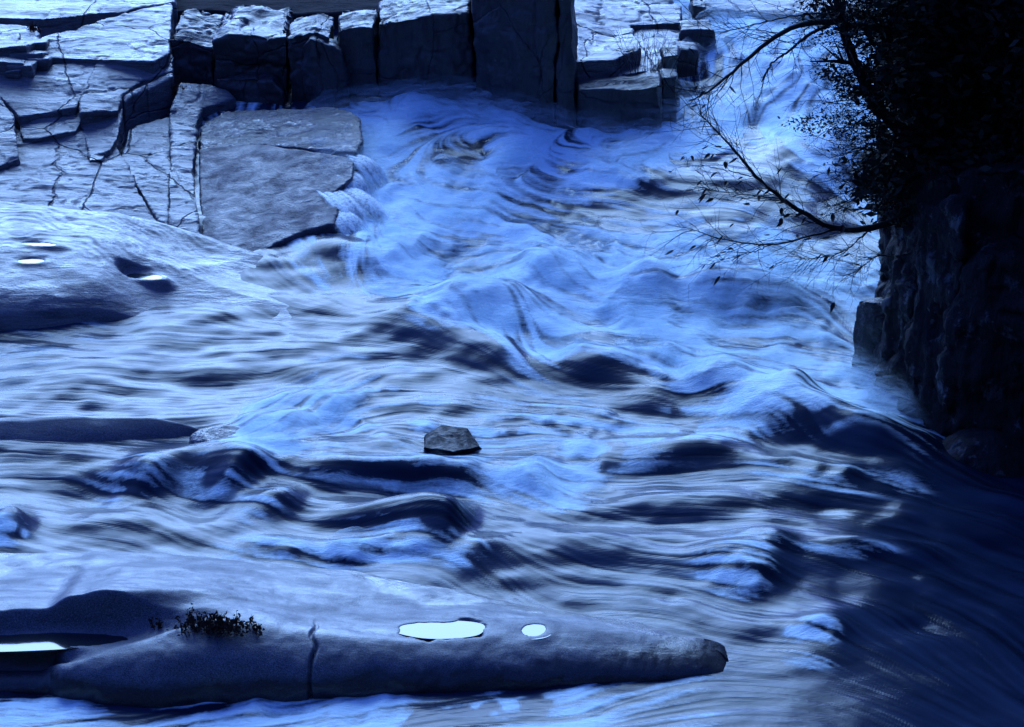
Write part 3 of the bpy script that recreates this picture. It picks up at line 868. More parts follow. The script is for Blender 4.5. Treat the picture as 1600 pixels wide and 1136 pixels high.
# -- wet shelf with the little falls
shelf = thing('wet_rock_shelf', at(440, 280, 1.0), 'broad wet rock shelf with water sheeting off its broken edge', 'rock shelf')
M_SHELF = rock_material('water_filmed_granite', (.08, .074, .10), (.03, .027, .036), lin=.04, lineation=(1.6, 1.6, 2.2), rough=(.34, .7), wet=.8, spec=.32)
M_GLOSS = rock_material('glint_painted_granite', (.16, .158, .175), (.015, .015, .02), lin=.06, lineation=(.9, 2.2, 3), rough=(.06, .35), wet=1.0, thr=.46)  # pale and black patches paint sky glints and the reflected wall
prism('slab', [T(*p) for p in [(312, 196, 0.05), (350, 172, 0.07), (420, 168, 0.15), (520, 168, 0.19), (545, 172, 0.20), (562, 185, 0.20), (566, 222, 0.18), (556, 238, 0.17), (480, 232, 0.11), (400, 225, 0.05), (312, 235, 0.03)]], .8, .022, M_GLOSS, shelf, seed=301, big=.025, mid=.008, step=.012, ridge=.012)
prism('slab', [T(*p) for p in [(310, 230, 0.05), (400, 224, 0.09), (480, 234, 0.15), (540, 244, 0.17), (553, 252, 0.17), (552, 275, 0.15), (538, 288, 0.13), (522, 300, 0.11), (528, 330, 0.10), (522, 350, 0.09), (480, 360, 0.05), (430, 380, 0.02), (400, 402, -0.01), (316, 382, -0.01)]], .7, .024, M_SHELF, shelf, seed=303, big=.02, mid=.006, step=.006, ridge=.005)

# little falls off the shelf edge
def veil_material():
    t = NT('falling_water')
    a = t.n('ShaderNodeAttribute', attribute_name='foam')
    n = t.noise(t.coords((14, 14, 1.2)), 2.0, 5, .65, .2)
    al = t.math('MULTIPLY', a.outputs['Fac'], t.ramp(n, [(.3, .05), (.65, 1)]))
    df = t.principled(Base_Color=(.8, .93, .97), Roughness=.5)
    tr = t.n('ShaderNodeBsdfTransparent')
    mx = t.n('ShaderNodeMixShader')
    t.l(t.math('MULTIPLY', al, .8), mx.inputs[0]); t.l(tr.outputs[0], mx.inputs[1]); t.l(df.outputs[0], mx.inputs[2])
    return t.done(mx)
M_FALL = veil_material()

def fall(lip, foot, wid, seed, label):
    a, b = Vector(lip), Vector(foot)
    out = (b - a); out.z = 0
    side = out.cross(Vector((0, 0, 1))).normalized()
    rr = random.Random(seed)
    n, m = 22, 5
    V, foam, st, fc = [], [], [], []
    for r in range(int(wid * 200)):
        off = rr.uniform(-1, 1); u0 = rr.uniform(-.25, .05); u1 = rr.uniform(.75, 1.15)
        hw = rr.uniform(.04, .09); lift = rr.uniform(0, .012); reach = rr.uniform(.92, 1.06); dense = rr.uniform(.35, .95)
        base = len(V)
        for i in range(n):
            u = u0 + (u1 - u0) * i / (n - 1); up = max(u, 0)
            c = a + out * (u if u < 0 else up ** .72 * reach) + Vector((0, 0, (b.z - .05 - a.z) * up ** 1.7 + lift + .02))
            c += side * (off * wid * (1 + .4 * up))
            taper = math.sin(math.pi * min(1, max(0, i / (n - 1)) * .9 + .06)) ** .6
            for j in range(m):
                v = j / (m - 1) * 2 - 1
                V.append(tuple(c + side * v * hw * taper + Vector((0, 0, -.003 * v * v))))
                foam.append((dense + .2 * up) * (1 - v * v) * min(1, max(0, (u1 - u) * 5))); st.append(.5 + .25 * rr.gauss(0, .4) * (j % 2))
        fc.append(grid_faces(m, n) + base)
    me = mesh_np('waterfall', np.array(V), np.concatenate(fc), True, {'foam': np.clip(np.array(foam), 0, 1), 'streak': np.array(st), 'chop': np.ones(len(V))})
    o = link('waterfall', me, M_FALL)
    tag(o, label, 'waterfall', kind='structure')
for k, (l, f, w, lab) in enumerate([((552, 248, .13), (598, 296), .10, 'narrow arched fall at the far corner of the wet shelf'), ((540, 272, .10), (565, 318), .12, 'thin veil sliding down the notch of the shelf'),
     ((524, 300, .08), (575, 352), .22, 'broad white veil pouring off the middle of the shelf'), ((520, 334, .06), (560, 366), .14, 'fan of white water off the near end of the shelf')]):
    fall(T(*l), on_river(*f), w, 700 + k, lab)

# -- the dark wall across the top
wall = thing('jointed_rock_wall', at(640, 160, 1.6), 'tall dark jointed granite wall behind the rapids', 'rock wall')
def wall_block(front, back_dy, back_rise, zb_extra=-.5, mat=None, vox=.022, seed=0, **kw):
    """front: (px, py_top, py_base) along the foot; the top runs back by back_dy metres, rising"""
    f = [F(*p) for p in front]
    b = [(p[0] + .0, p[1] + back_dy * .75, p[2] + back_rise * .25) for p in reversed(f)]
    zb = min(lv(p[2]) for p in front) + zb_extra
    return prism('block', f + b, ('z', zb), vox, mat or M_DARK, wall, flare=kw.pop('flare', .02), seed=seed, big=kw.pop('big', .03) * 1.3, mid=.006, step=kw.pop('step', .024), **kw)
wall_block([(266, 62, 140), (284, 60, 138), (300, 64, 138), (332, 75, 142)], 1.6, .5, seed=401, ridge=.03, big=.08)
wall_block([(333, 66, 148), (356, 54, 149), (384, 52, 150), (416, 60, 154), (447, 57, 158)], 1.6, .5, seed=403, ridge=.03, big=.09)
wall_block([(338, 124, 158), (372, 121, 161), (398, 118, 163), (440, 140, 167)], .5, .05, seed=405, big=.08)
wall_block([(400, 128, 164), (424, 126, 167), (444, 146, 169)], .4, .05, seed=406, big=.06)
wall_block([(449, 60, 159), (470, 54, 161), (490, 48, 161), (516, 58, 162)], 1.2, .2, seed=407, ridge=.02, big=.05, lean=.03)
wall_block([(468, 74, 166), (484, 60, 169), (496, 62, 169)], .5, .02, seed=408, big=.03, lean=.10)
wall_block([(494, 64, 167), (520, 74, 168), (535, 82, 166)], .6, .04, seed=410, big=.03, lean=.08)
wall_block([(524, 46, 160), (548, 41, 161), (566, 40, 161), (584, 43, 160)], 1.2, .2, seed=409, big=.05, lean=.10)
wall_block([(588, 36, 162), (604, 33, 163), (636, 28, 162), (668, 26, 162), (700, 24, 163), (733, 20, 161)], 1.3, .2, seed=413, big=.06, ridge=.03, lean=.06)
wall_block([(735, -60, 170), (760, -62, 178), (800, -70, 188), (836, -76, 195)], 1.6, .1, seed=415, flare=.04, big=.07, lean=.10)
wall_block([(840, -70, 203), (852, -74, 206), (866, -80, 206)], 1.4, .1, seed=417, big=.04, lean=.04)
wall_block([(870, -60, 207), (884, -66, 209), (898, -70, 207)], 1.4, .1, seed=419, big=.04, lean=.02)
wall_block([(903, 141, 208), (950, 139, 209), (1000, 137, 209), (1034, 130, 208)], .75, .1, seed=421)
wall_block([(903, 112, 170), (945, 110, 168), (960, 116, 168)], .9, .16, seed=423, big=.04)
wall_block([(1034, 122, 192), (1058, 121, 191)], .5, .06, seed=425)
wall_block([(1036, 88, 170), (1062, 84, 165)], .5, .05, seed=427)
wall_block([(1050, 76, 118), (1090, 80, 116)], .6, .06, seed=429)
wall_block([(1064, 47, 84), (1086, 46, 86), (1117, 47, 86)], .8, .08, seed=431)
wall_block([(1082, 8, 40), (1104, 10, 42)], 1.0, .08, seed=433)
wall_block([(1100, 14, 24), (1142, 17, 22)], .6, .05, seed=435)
prism('slab', [F(*p) for p in [(899, 96, 190), (962, 92, 185), (1003, 72, 160)]] + [T(*p) for p in [(985, 38, .16), (1064, 34, .12), (1066, 8, .08), (990, -25, .06), (890, -25, .08)]], .9, .028, M_ROCK, wall, seed=441, step=.014, ridge=.03)
prism('slab', [F(*p) for p in [(962, 118, 190), (1010, 110, 180), (1038, 118, 175), (1042, 86, 150)]] + [T(*p) for p in [(1076, 42, .0), (1060, 37, .02), (988, 36, .05)]], .9, .026, M_ROCK, wall, seed=443, step=.01, ridge=.02)
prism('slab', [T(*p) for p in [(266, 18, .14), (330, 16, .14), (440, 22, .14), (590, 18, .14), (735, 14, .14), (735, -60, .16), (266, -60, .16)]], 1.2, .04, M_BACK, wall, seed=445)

# ------------------------------------------------------------------ boulders
def boulder(name, px, py, z, rx, ry, rz, seed, mat, label, cat, facet=.25, sub=5, sink=.25):
    bm = bmesh.new()
    bmesh.ops.create_icosphere(bm, subdivisions=sub, radius=1)
    me = bpy.data.meshes.new(name); bm.to_mesh(me); bm.free()
    n = len(me.vertices); co = np.empty(n * 3, np.float32); me.vertices.foreach_get('co', co); co = co.reshape(-1, 3).astype(float)
    rng = np.random.default_rng(seed)
    # planes cut the ball into a block
    for k in range(11):
        d = rng.normal(size=3); d /= np.linalg.norm(d)
        lim = rng.uniform(.62, .95)
        s = co @ d
        over = np.maximum(s - lim, 0) * (1 - (.25 if facet > .5 else .0)) * min(1, facet * 2)
        co -= over[:, None] * d
    co *= 1 + (.10 * fbm3(*(co * 1.6).T, 3, seed) + .03 * fbm3(*(co * 6).T, 3, seed + 3))[:, None]
    co *= (rx, ry, rz)
    me.vertices.foreach_set('co', co.astype(np.float32).ravel())
    me.polygons.foreach_set('use_smooth', np.ones(len(me.polygons), bool)); me.update()
    o = link(name, me, mat)
    p = at(px, py, z)
    o.location = (p[0], p[1], p[2] - sink * rz)
    tag(o, label, cat)
    return o

M_BOULDER = rock_material('soaked_black_rock', (.018, .018, .023), (.006, .006, .008), lin=.03, lineation=(4, 4, 4), rough=(.35, .8), wet=.6, spec=.18)
bt = [at_y(px, py, y) for px, py, y in [(664, 678, 20.9), (690, 662, 20.98), (730, 666, 20.95), (752, 696, 20.68), (708, 706, 20.5), (660, 698, 20.6)]]
bb = [at(px, py, -.05) for px, py in [(640, 702), (670, 672), (745, 672), (788, 722), (716, 748), (645, 730)]]
lone = rough_rock('boulder', bt + bb, [(0, 1, 2, 3, 4, 5), (11, 10, 9, 8, 7, 6)] + [((i + 1) % 6, i, 6 + i, 6 + (i + 1) % 6) for i in range(6)],   .014, M_BOULDER, None, seed=12, big=.04, mid=.02, step=.01)
tag(lone, 'dark angular boulder alone amid the foaming channel', 'boulder')
boulder('boulder', 352, 688, .2, .36, .25, .16, 14, M_WET, 'low black wet rock at the tip of the half drowned ridge', 'rock', .5)
boulder('boulder', 1432, 628, .32, .18, .2, .16, 16, M_WET, 'small wet rock washed by foam under the shaded cliff', 'rock', .3)

def low_ridge():
    pts = [T(*p) for p in [(-300, 700, 0), (-100, 698, 0), (0, 694, 0), (120, 690, 0), (230, 680, 0), (310, 672, 0), (250, 660, 0), (100, 657, 0), (-100, 660, 0), (-300, 660, 0)]]
    xs = np.arange(pts[0][0], T(330, 670, 0)[0], .016); ys = np.arange(min(p[1] for p in pts) - .2, max(p[1] for p in pts) + .2, .016)
    X, Y = np.meshgrid(xs, ys); sd = poly_sd(X, Y, pts)
    Z = level(Y) - .14 + .27 * np.sqrt(np.clip(sd + .1, 0, .3) / .3) + fbm2(X * 1.5, Y * 2, 3, 501) * .03
    keep = sd > -.14
    fc = grid_faces(len(xs), len(ys)); fc = fc[keep.ravel()[fc].all(1)]
    used = np.unique(fc); idx = -np.ones(X.size, int); idx[used] = np.arange(len(used))
    o = link('low_ridge', mesh_np('low_ridge', np.stack([X, Y, Z], -1).reshape(-1, 3)[used], idx[fc]), M_SMOOTH)
    tag(o, 'low rounded blue grey rock ridge barely above the channel', 'rock ridge')
low_ridge()

# far ledge beyond the upper river
far = prism('far_ledge', [T(*p) for p in [(1120, 14, .04), (1200, 24, .04), (1330, 20, .06), (1420, 10, .06), (1420, -60, .0), (1100, -60, .0), (1090, 0, .05)]], 1.0, .035, M_ROCK, seed=515, step=.014, ridge=.03)
tag(far, 'pale rock ledge far up the river above the topmost rapid', 'rock ledge')

# ------------------------------------------------------------------ shaded cliff on the right
def cliff():
    t = thing('shaded_cliff', at(1500, 640, .2), 'steep black shaded cliff with pale lichen rising on the right bank', 'cliff')
    M = NT('shaded_cliff_rock')
    co = M.coords()
    st = M.noise(M.coords((5, 5, 1.1)), 2.0, 6, .65, .3)
    li = M.noise(co, 3.2, 6, .7, .3)
    c = M.mix(M.ramp(st, [(.35, 0), (.65, 1)]), (.006, .006, .007), (.018, .018, .021))  # the cliff's shade is put into these near-black tones
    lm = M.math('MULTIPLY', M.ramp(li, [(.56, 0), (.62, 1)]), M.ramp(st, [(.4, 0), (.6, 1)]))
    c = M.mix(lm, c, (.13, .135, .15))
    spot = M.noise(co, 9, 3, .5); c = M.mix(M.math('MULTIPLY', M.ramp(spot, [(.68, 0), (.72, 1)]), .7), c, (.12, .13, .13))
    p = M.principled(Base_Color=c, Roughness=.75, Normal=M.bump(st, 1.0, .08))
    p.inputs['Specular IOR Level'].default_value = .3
    m = M.done(p)
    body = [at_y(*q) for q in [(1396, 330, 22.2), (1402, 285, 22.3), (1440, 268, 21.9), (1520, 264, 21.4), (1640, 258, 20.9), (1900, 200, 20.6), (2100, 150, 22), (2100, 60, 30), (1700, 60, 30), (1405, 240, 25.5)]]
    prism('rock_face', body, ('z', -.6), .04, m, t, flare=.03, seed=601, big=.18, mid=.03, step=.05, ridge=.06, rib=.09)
    # broken buttresses against the face
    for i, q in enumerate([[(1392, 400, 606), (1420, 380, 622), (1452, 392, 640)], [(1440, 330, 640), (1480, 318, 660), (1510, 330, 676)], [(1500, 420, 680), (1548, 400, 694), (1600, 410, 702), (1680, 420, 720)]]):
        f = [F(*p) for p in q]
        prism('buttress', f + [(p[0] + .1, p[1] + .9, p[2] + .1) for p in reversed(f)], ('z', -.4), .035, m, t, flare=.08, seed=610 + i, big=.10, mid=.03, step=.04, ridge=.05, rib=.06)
    kn = [F(1336, 478, 570), F(1352, 470, 578), F(1384, 478, 585), (at(1400, 500, .6)), at_y(1380, 466, 22.6), at_y(1345, 466, 22.5)]
    prism('knob', kn, ('z', 0), .02, M_GLOSSDARK, t, flare=.05, seed=603, big=.05, mid=.02, rib=.02)
    return m
M_GLOSSDARK = rock_material('glazed_dark_rock', (.03, .03, .036), (.008, .008, .01), lin=.03, rough=(.12, .5), wet=1.0, spec=.35)
M_CLIFF = cliff()

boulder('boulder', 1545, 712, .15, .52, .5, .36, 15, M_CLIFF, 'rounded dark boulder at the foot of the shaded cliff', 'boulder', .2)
# ------------------------------------------------------------------ the valley around
def build_ground():
    def ax(a, b, n, c, d):
        u = np.linspace(-1, 1, n)
        return np.sign(u) * (np.abs(u) * c + np.abs(u) ** 4 * d)
    xs = ax(0, 0, 181, 30, 900); ys = ax(0, 0, 181, 40, 900) + 14
    X, Y = np.meshgrid(xs, ys)
    Z = level(np.clip(Y, 0, 400)) - 1.3
    far = np.maximum(Y - 31, 0)
    Z = np.where(Y > 33, level(33) - 1.3 + (Y - 33) * .05, Z)
    # right bank, wooded slope
    r = np.maximum(X - (6.4 + .05 * np.maximum(20 - Y, 0)), 0)
    Z += 34 * (1 - np.exp(-r * .85 / 34))
    # left bank
    l = np.maximum(-X - 8.5, 0)
    Z += 1.6 * smooth(0, 1.5, l) + 12 * (1 - np.exp(-l * .25 / 12))
    # the bank the photographer stands on, and an unseen slope added behind to block skylight
    bk = 8.6 * smooth(11.5, 2.0, Y) + np.maximum(-1 - Y, 0) * .0
    Z += bk + 48 * (1 - np.exp(-np.maximum(-2 - Y, 0) * 1.1 / 48))
    # hills up the valley
    Z += smooth(60, 700, far) * 40 * (.6 + .4 * noise2(X * .006, Y * .006, 5)) + fbm2(X * .3, Y * .3, 4, 7) * .25 * smooth(6, 9, np.abs(X)) + fbm2(X * .02, Y * .02, 3, 9) * 4 * smooth(60, 200, np.hypot(X, Y))
    t = NT('forest_floor')
    n = t.noise(t.coords(), 1.5, 6, .65)
    c = t.mix(t.ramp(n, [(.35, 0), (.65, 1)]), (.012, .014, .010), (.035, .038, .028))
    p = t.principled(Base_Color=c, Roughness=.95, Normal=t.bump(n, .8, .2))
    o = link('ground', mesh_np('ground', np.stack([X, Y, Z], -1).reshape(-1, 3), grid_faces(len(xs), len(ys))), t.done(p))
    tag(o, 'rocky valley floor and wooded banks, with an added slope behind the camera', 'ground', kind='structure')
build_ground()

# ------------------------------------------------------------------ trees and shrubs
def plain(name, c1, c2, rough=.8, scale=8):
    t = NT(name)
    n = t.noise(t.coords(), scale, 5, .6)
    p = t.principled(Base_Color=t.mix(t.ramp(n, [(.35, 0), (.65, 1)]), c1, c2), Roughness=rough, Normal=t.bump(n, .6, .01))
    p.inputs['Specular IOR Level'].default_value = .25
    return t.done(p)
M_BARK = plain('dark_bark', (.012, .011, .010), (.035, .03, .027), .85, 14)
M_LEAF = plain('dark_evergreen', (.010, .014, .010), (.022, .030, .020), .7, 3)
M_AUTUMN = plain('withered_leaf', (.018, .014, .010), (.04, .03, .02), .6, 9)
M_HEATH = plain('dry_heather', (.020, .012, .010), (.05, .028, .02), .9, 20)

def tube(V, Fc, pts, rad, sides=5):
    """append a tapering tube along pts to vertex and face lists"""
    n = len(pts)
    base = len(V)
    for i, p in enumerate(pts):
        d = (pts[min(i + 1, n - 1)] - pts[max(i - 1, 0)])
        d = d.normalized() if d.length > 1e-9 else Vector((0, 0, 1))
        a = d.orthogonal().normalized(); b = d.cross(a)
        for k in range(sides):
            th = 2 * math.pi * k / sides
            V.append(tuple(p + (a * math.cos(th) + b * math.sin(th)) * rad[i]))
    for i in range(n - 1):
        for k in range(sides):
            k2 = (k + 1) % sides
            Fc.append((base + i * sides + k, base + i * sides + k2, base + (i + 1) * sides + k2, base + (i + 1) * sides + k))

def curve_pts(ctrl, n=24, wob=.0, seed=0):
    """smooth path through control points (Catmull-Rom)"""
    P = [Vector(c) for c in ctrl]
    P = [P[0] * 2 - P[1]] + P + [P[-1] * 2 - P[-2]]
    out = []
    m = len(P) - 3
    for s in range(n + 1):
        u = s / n * m; i = min(int(u), m - 1); t = u - i
        a, b, c, d = P[i:i + 4]
        q = .5 * ((2 * b) + (c - a) * t + (2 * a - 5 * b + 4 * c - d) * t * t + (3 * b - a - 3 * c + d) * t ** 3)
        out.append(q)
    rr = random.Random(seed)
    if wob:
        for i in range(1, n):
            out[i] += Vector((rr.gauss(0, wob), rr.gauss(0, wob), rr.gauss(0, wob)))
    return out

def mesh_of(name, V, Fc, mat, parent, smooth_shade=False, kind=None):
    me = bpy.data.meshes.new(name)
    me.from_pydata(V, [], Fc)
    if smooth_shade:
        me.polygons.foreach_set('use_smooth', np.ones(len(me.polygons), bool))
    o = link(name, me, mat, parent)
    if kind: o['kind'] = kind
    return o

def twigs(V, Fc, path, rnd, count, lmin, lmax, r0, depth=1, bias=Vector((0, 0, 0)), span=(.1, 1), tips=None):
    n = len(path)
    for _ in range(count):
        i = min(int(rnd.uniform(*span) * (n - 1)), n - 2)
        p = path[i].lerp(path[i + 1], rnd.random())
        d = (path[i + 1] - path[i]).normalized()
        side = Vector((rnd.gauss(0, 1), rnd.gauss(0, .6), rnd.gauss(0, 1)))
        side = (side - d * side.dot(d)).normalized()
        dd = (d * rnd.uniform(.4, 1.2) + side * rnd.uniform(.5, 1.1) + bias).normalized()
        L = rnd.uniform(lmin, lmax)
        k = 5
        q = [p.copy()]
        for s in range(k):
            dd = (dd + Vector((rnd.gauss(0, .16), rnd.gauss(0, .16), rnd.gauss(0, .16)))).normalized()
            q.append(q[-1] + dd * (L / k))
        tube(V, Fc, q, [r0 * (1 - .8 * s / k) for s in range(k + 1)], 3)
        if tips is not None: tips.append((q[-1], dd)); tips.append((q[3], dd))
        if depth > 0:
            twigs(V, Fc, q, rnd, 4, lmin * .4, lmax * .5, r0 * .6, depth - 1, bias * .5, (.2, 1), tips)

def leaf_mesh():
    # a pointed, slightly folded leaf about 9 cm long
    pts = [(0, 0), (.012, .016), (.035, .021), (.06, .014), (.09, 0)]
    V = [(x, y, y * .5 + x * x * 3) for x, y in pts] + [(x, -y, y * .5 + x * x * 3) for x, y in pts[1:-1]]
    mid = [(x, 0, x * x * 3 - .004) for x, y in pts[1:-1]]
    V += mid
    # upper 0..4, lower 5..7, mid 8..10
    Fc = [(0, 1, 8), (1, 2, 9, 8), (2, 3, 10, 9), (3, 4, 10), (0, 8, 5), (5, 8, 9, 6), (6, 9, 10, 7), (7, 10, 4)]
    me = bpy.data.meshes.new('leaf'); me.from_pydata(V, [], Fc)
    me.materials.append(M_AUTUMN)
    return me
LEAF = leaf_mesh()

def put_leaf(p, d, rnd, parent, size=1.0):
    o = bpy.data.objects.new('leaf', LEAF)
    COL.objects.link(o)
    o.parent = parent
    o.matrix_parent_inverse = parent.matrix_world.inverted()
    o.location = p
    o.rotation_euler = (rnd.uniform(-.6, .6), rnd.uniform(.3, 1.3), math.atan2(d.y, d.x) + rnd.uniform(-.6, .6))
    o.scale = (size,) * 3
    return o

def px_path(pts):
    return [Vector(at_y(px, py, y)) for px, py, y in pts]

def branch(name, pts, r0, r1, parent, seed, tw=(30, .15, .5), depth=1, leaves=(), bias=(0, 0, 0), n=30, span=(.15, 1)):
    rnd = random.Random(seed)
    path = curve_pts(px_path(pts), n, .004, seed)
    V, Fc = [], []
    m = len(path)
    tube(V, Fc, path, [r0 + (r1 - r0) * (i / (m - 1)) ** .8 for i in range(m)], 7)
    b = mesh_of(name, V, Fc, M_BARK, parent, True)
    V, Fc, tips = [], [], []
    twigs(V, Fc, path, rnd, tw[0], tw[1], tw[2], max(r1 * .9, .0035), depth, Vector(bias), span, tips)
    if V: mesh_of('twigs', V, Fc, M_BARK, b, False, 'stuff')
    for k in range(leaves if isinstance(leaves, int) else 0):
        p, d = rnd.choice(tips)
        put_leaf(p, d, rnd, b, rnd.uniform(.65, 1.25))
    return b, path

def foliage(V, Fc, poly, yr, count, per, csize, lsize, rnd, zmin=None):
    """clumps of small leaves spread through the volume behind an outline, at distances yr"""
    xs = [p[0] for p in poly]; ys = [p[1] for p in poly]
    done = 0
    while done < count:
        px, py = rnd.uniform(min(xs), max(xs)), rnd.uniform(min(ys), max(ys))
        ins = False
        for i in range(len(poly)):
            (ax, ay), (bx, by) = poly[i], poly[i - 1]
            if (ay > py) != (by > py) and px < (bx - ax) * (py - ay) / (by - ay) + ax: ins = not ins
        if not ins: continue
        done += 1
        c = Vector(at_y(px, py, rnd.uniform(*yr)))
        ax1 = Vector((rnd.gauss(0, 1), rnd.gauss(0, 1), rnd.gauss(0, .5))).normalized()
        for _ in range(per):
            o = Vector((rnd.gauss(0, .55), rnd.gauss(0, .55), rnd.gauss(0, .35))) * csize + ax1 * rnd.gauss(0, .6) * csize
            d = (ax1 * .6 + Vector((rnd.gauss(0, 1), rnd.gauss(0, 1), rnd.gauss(0, .7)))).normalized()
            w = d.orthogonal().normalized(); w.rotate(Matrix.Rotation(rnd.uniform(0, 6.28), 3, d))
            L = lsize * rnd.uniform(.6, 1.4)
            p = c + o; b = len(V)
            V.extend([tuple(p), tuple(p + d * L * .5 + w * L * .22), tuple(p + d * L), tuple(p + d * L * .5 - w * L * .22)])
            Fc.append((b, b + 1, b + 2, b + 3))

def build_trees():
    # ---- overhanging broadleaf on the cliff
    base = Vector(at_y(1470, 262, 22.3))
    t = thing('overhanging_tree', base, 'dark tree leaning from the cliff with bare twigs reaching over the rapids', 'tree')
    V, Fc = [], []
    path = curve_pts([base - Vector((0, 0, .5)), base + Vector((-.15, 0, .7)), base + Vector((-.05, -.1, 1.8)), base + Vector((.1, 0, 3.2)), base + Vector((.0, .1, 5.5))], 30, .01, 3)
    tube(V, Fc, path, [.19 * (1 - .65 * i / 30) for i in range(31)], 12)
    mesh_of('trunk', V, Fc, M_BARK, t, True)
    # forked stub standing beside the trunk
    branch('branch', [(1460, 230, 22.3), (1380, 180, 22.1), (1342, 110, 22.0), (1325, 70, 22.0), (1310, 20, 22.0), (1300, -40, 22.1)], .075, .03, t, 5, (18, .2, .6), 1)
    branch('branch', [(1460, 70, 22.2), (1390, 46, 22.0), (1335, 41, 21.9), (1288, 34, 21.8), (1235, 44, 21.7), (1190, 74, 21.6), (1150, 107, 21.5), (1112, 140, 21.4), (1076, 158, 21.3)], .05, .006, t, 7, (26, .2, .75), 1, bias=(-.3, 0, .1), span=(.35, 1))
    branch('branch', [(1300, 36, 21.8), (1262, 56, 21.8), (1232, 80, 21.8), (1205, 100, 21.8), (1190, 128, 21.8)], .02, .006, t, 9, (14, .15, .5), 1)
    branch('branch', [(1320, 20, 21.9), (1240, 25, 21.9), (1170, 40, 21.9), (1120, 50, 21.9), (1085, 30, 21.9)], .010, .003, t, 10, (16, .15, .6), 1, bias=(-.3, 0, .2))
    # low branch sweeping out over the water
    b, p = branch('branch', [(1420, 330, 22.0), (1385, 350, 21.8), (1340, 359, 21.6), (1300, 355, 21.5), (1255, 333, 21.4), (1215, 305, 21.3), (1180, 275, 21.2), (1152, 240, 21.2), (1128, 215, 21.2), (1092, 176, 21.2)], .042, .005, t, 11, (46, .2, .75), 1, 44, bias=(-.35, 0, .12))
    branch('branch', [(1312, 357, 21.5), (1262, 370, 21.4), (1206, 382, 21.3), (1150, 378, 21.3), (1105, 367, 21.3), (1082, 358, 21.3)], .013, .003, t, 13, (26, .2, .7), 1, 7, bias=(-.3, 0, -.1))
    branch('branch', [(1206, 382, 21.3), (1180, 393, 21.3), (1150, 400, 21.3), (1128, 407, 21.3)], .006, .002, t, 15, (12, .1, .4), 1, 5, bias=(-.3, 0, -.2))
    branch('branch', [(1360, 357, 21.7), (1335, 380, 21.6), (1305, 398, 21.5), (1262, 404, 21.5), (1210, 412, 21.5)], .010, .002, t, 17, (30, .15, .6), 1, 7, bias=(-.3, 0, -.25))
    branch('branch', [(1230, 312, 21.3), (1180, 306, 21.2), (1130, 300, 21.2), (1108, 296, 21.2)], .007, .002, t, 19, (16, .12, .45), 1, 7, bias=(-.3, 0, .1))
    branch('branch', [(1185, 278, 21.2), (1140, 268, 21.2), (1095, 258, 21.2), (1072, 262, 21.2)], .006, .002, t, 21, (5, .1, .25), 1, 5, bias=(-.4, 0, .0))
    branch('branch', [(1390, 400, 21.9), (1370, 400, 21.8), (1350, 415, 21.8), (1330, 430, 21.8)], .008, .002, t, 23, (30, .12, .4), 1, 0, bias=(-.3, 0, -.2))
    # twiggy evergreen sprays along the dark edge
    rnd = random.Random(31)
    V, Fc = [], []
    fringe = [(1265, -20), (1400, -20), (1400, 30), (1330, 38), (1270, 30)]
    foliage(V, Fc, fringe, (21.6, 22.8), 80, 30, .13, .045, rnd)
    foliage(V, Fc, [(1240, 40), (1330, 36), (1400, 50), (1400, 90), (1330, 80), (1290, 78), (1262, 62)], (21.6, 22.6), 26, 20, .10, .035, rnd)
    foliage(V, Fc, [(1265, 100), (1300, 96), (1330, 120), (1350, 150), (1330, 160), (1300, 130)], (21.6, 22.4), 16, 26, .07, .05, rnd)
    foliage(V, Fc, [(1340, 100), (1400, 90), (1400, 330), (1380, 320), (1362, 270), (1355, 200)], (21.6, 22.6), 64, 26, .11, .045, rnd)
    foliage(V, Fc, [(1310, 150), (1380, 140), (1380, 300), (1325, 290), (1300, 240), (1290, 200)], (21.6, 22.6), 30, 18, .12, .035, rnd)
    foliage(V, Fc, [(1235, 195), (1250, 183), (1300, 178), (1360, 185), (1350, 215), (1300, 212)], (21.7, 22.2), 26, 20, .08, .035, rnd)
    foliage(V, Fc, [(1370, 300), (1410, 320), (1410, 352), (1380, 345)], (21.6, 22.2), 24, 26, .08, .045, rnd)
    mesh_of('foliage', V, Fc, M_LEAF, t, False, 'stuff')
    V, Fc = [], []
    for k in range(95):
        a = (rnd.uniform(1340, 1420), rnd.uniform(0, 330))
        e = (a[0] - rnd.uniform(20, 110), a[1] + rnd.uniform(-30, 40))
        q = curve_pts(px_path([(a[0], a[1], 22.2), ((a[0] + e[0]) / 2, (a[1] + e[1]) / 2 + rnd.uniform(-8, 12), 22.0), (e[0], e[1], 21.9)]), 8, .008, k)
        tube(V, Fc, q, [.006 * (1 - .7 * i / 8) for i in range(9)], 3)
        twigs(V, Fc, q, rnd, 8, .06, .28, .003, 1, Vector((-.2, 0, .1)))
    mesh_of('twigs', V, Fc, M_BARK, t, False, 'stuff')

    # ---- evergreens massed on the cliff top
    specs = [(1560, 262, 22.6, 'dense black evergreen rooted at the front of the cliff top', [(1398, -1300), (1392, 30), (1400, 120), (1392, 240), (1372, 300), (1400, 345), (1450, 290), (1560, 275), (1640, 280), (1700, -1300)], (21.8, 23.6), 1800),
             (1760, 240, 22.4, 'broad black evergreen on the cliff beside the densest crown', [(1560, -1300), (1560, 280), (1700, 300), (1980, 260), (2000, -1300)], (21.4, 24.4), 1800),
             (1480, 250, 24.6, 'tall black evergreen standing behind the overhanging tree', [(1405, -620), (1400, 60), (1410, 250), (1600, 260), (1640, -620)], (24.0, 26.0), 800),
             (2150, 300, 20.0, 'spreading black evergreen on the wooded bank downstream of the cliff', [(1800, -1300), (1780, 350), (2400, 500), (2450, -1300)], (17.5, 21.0), 1500)]
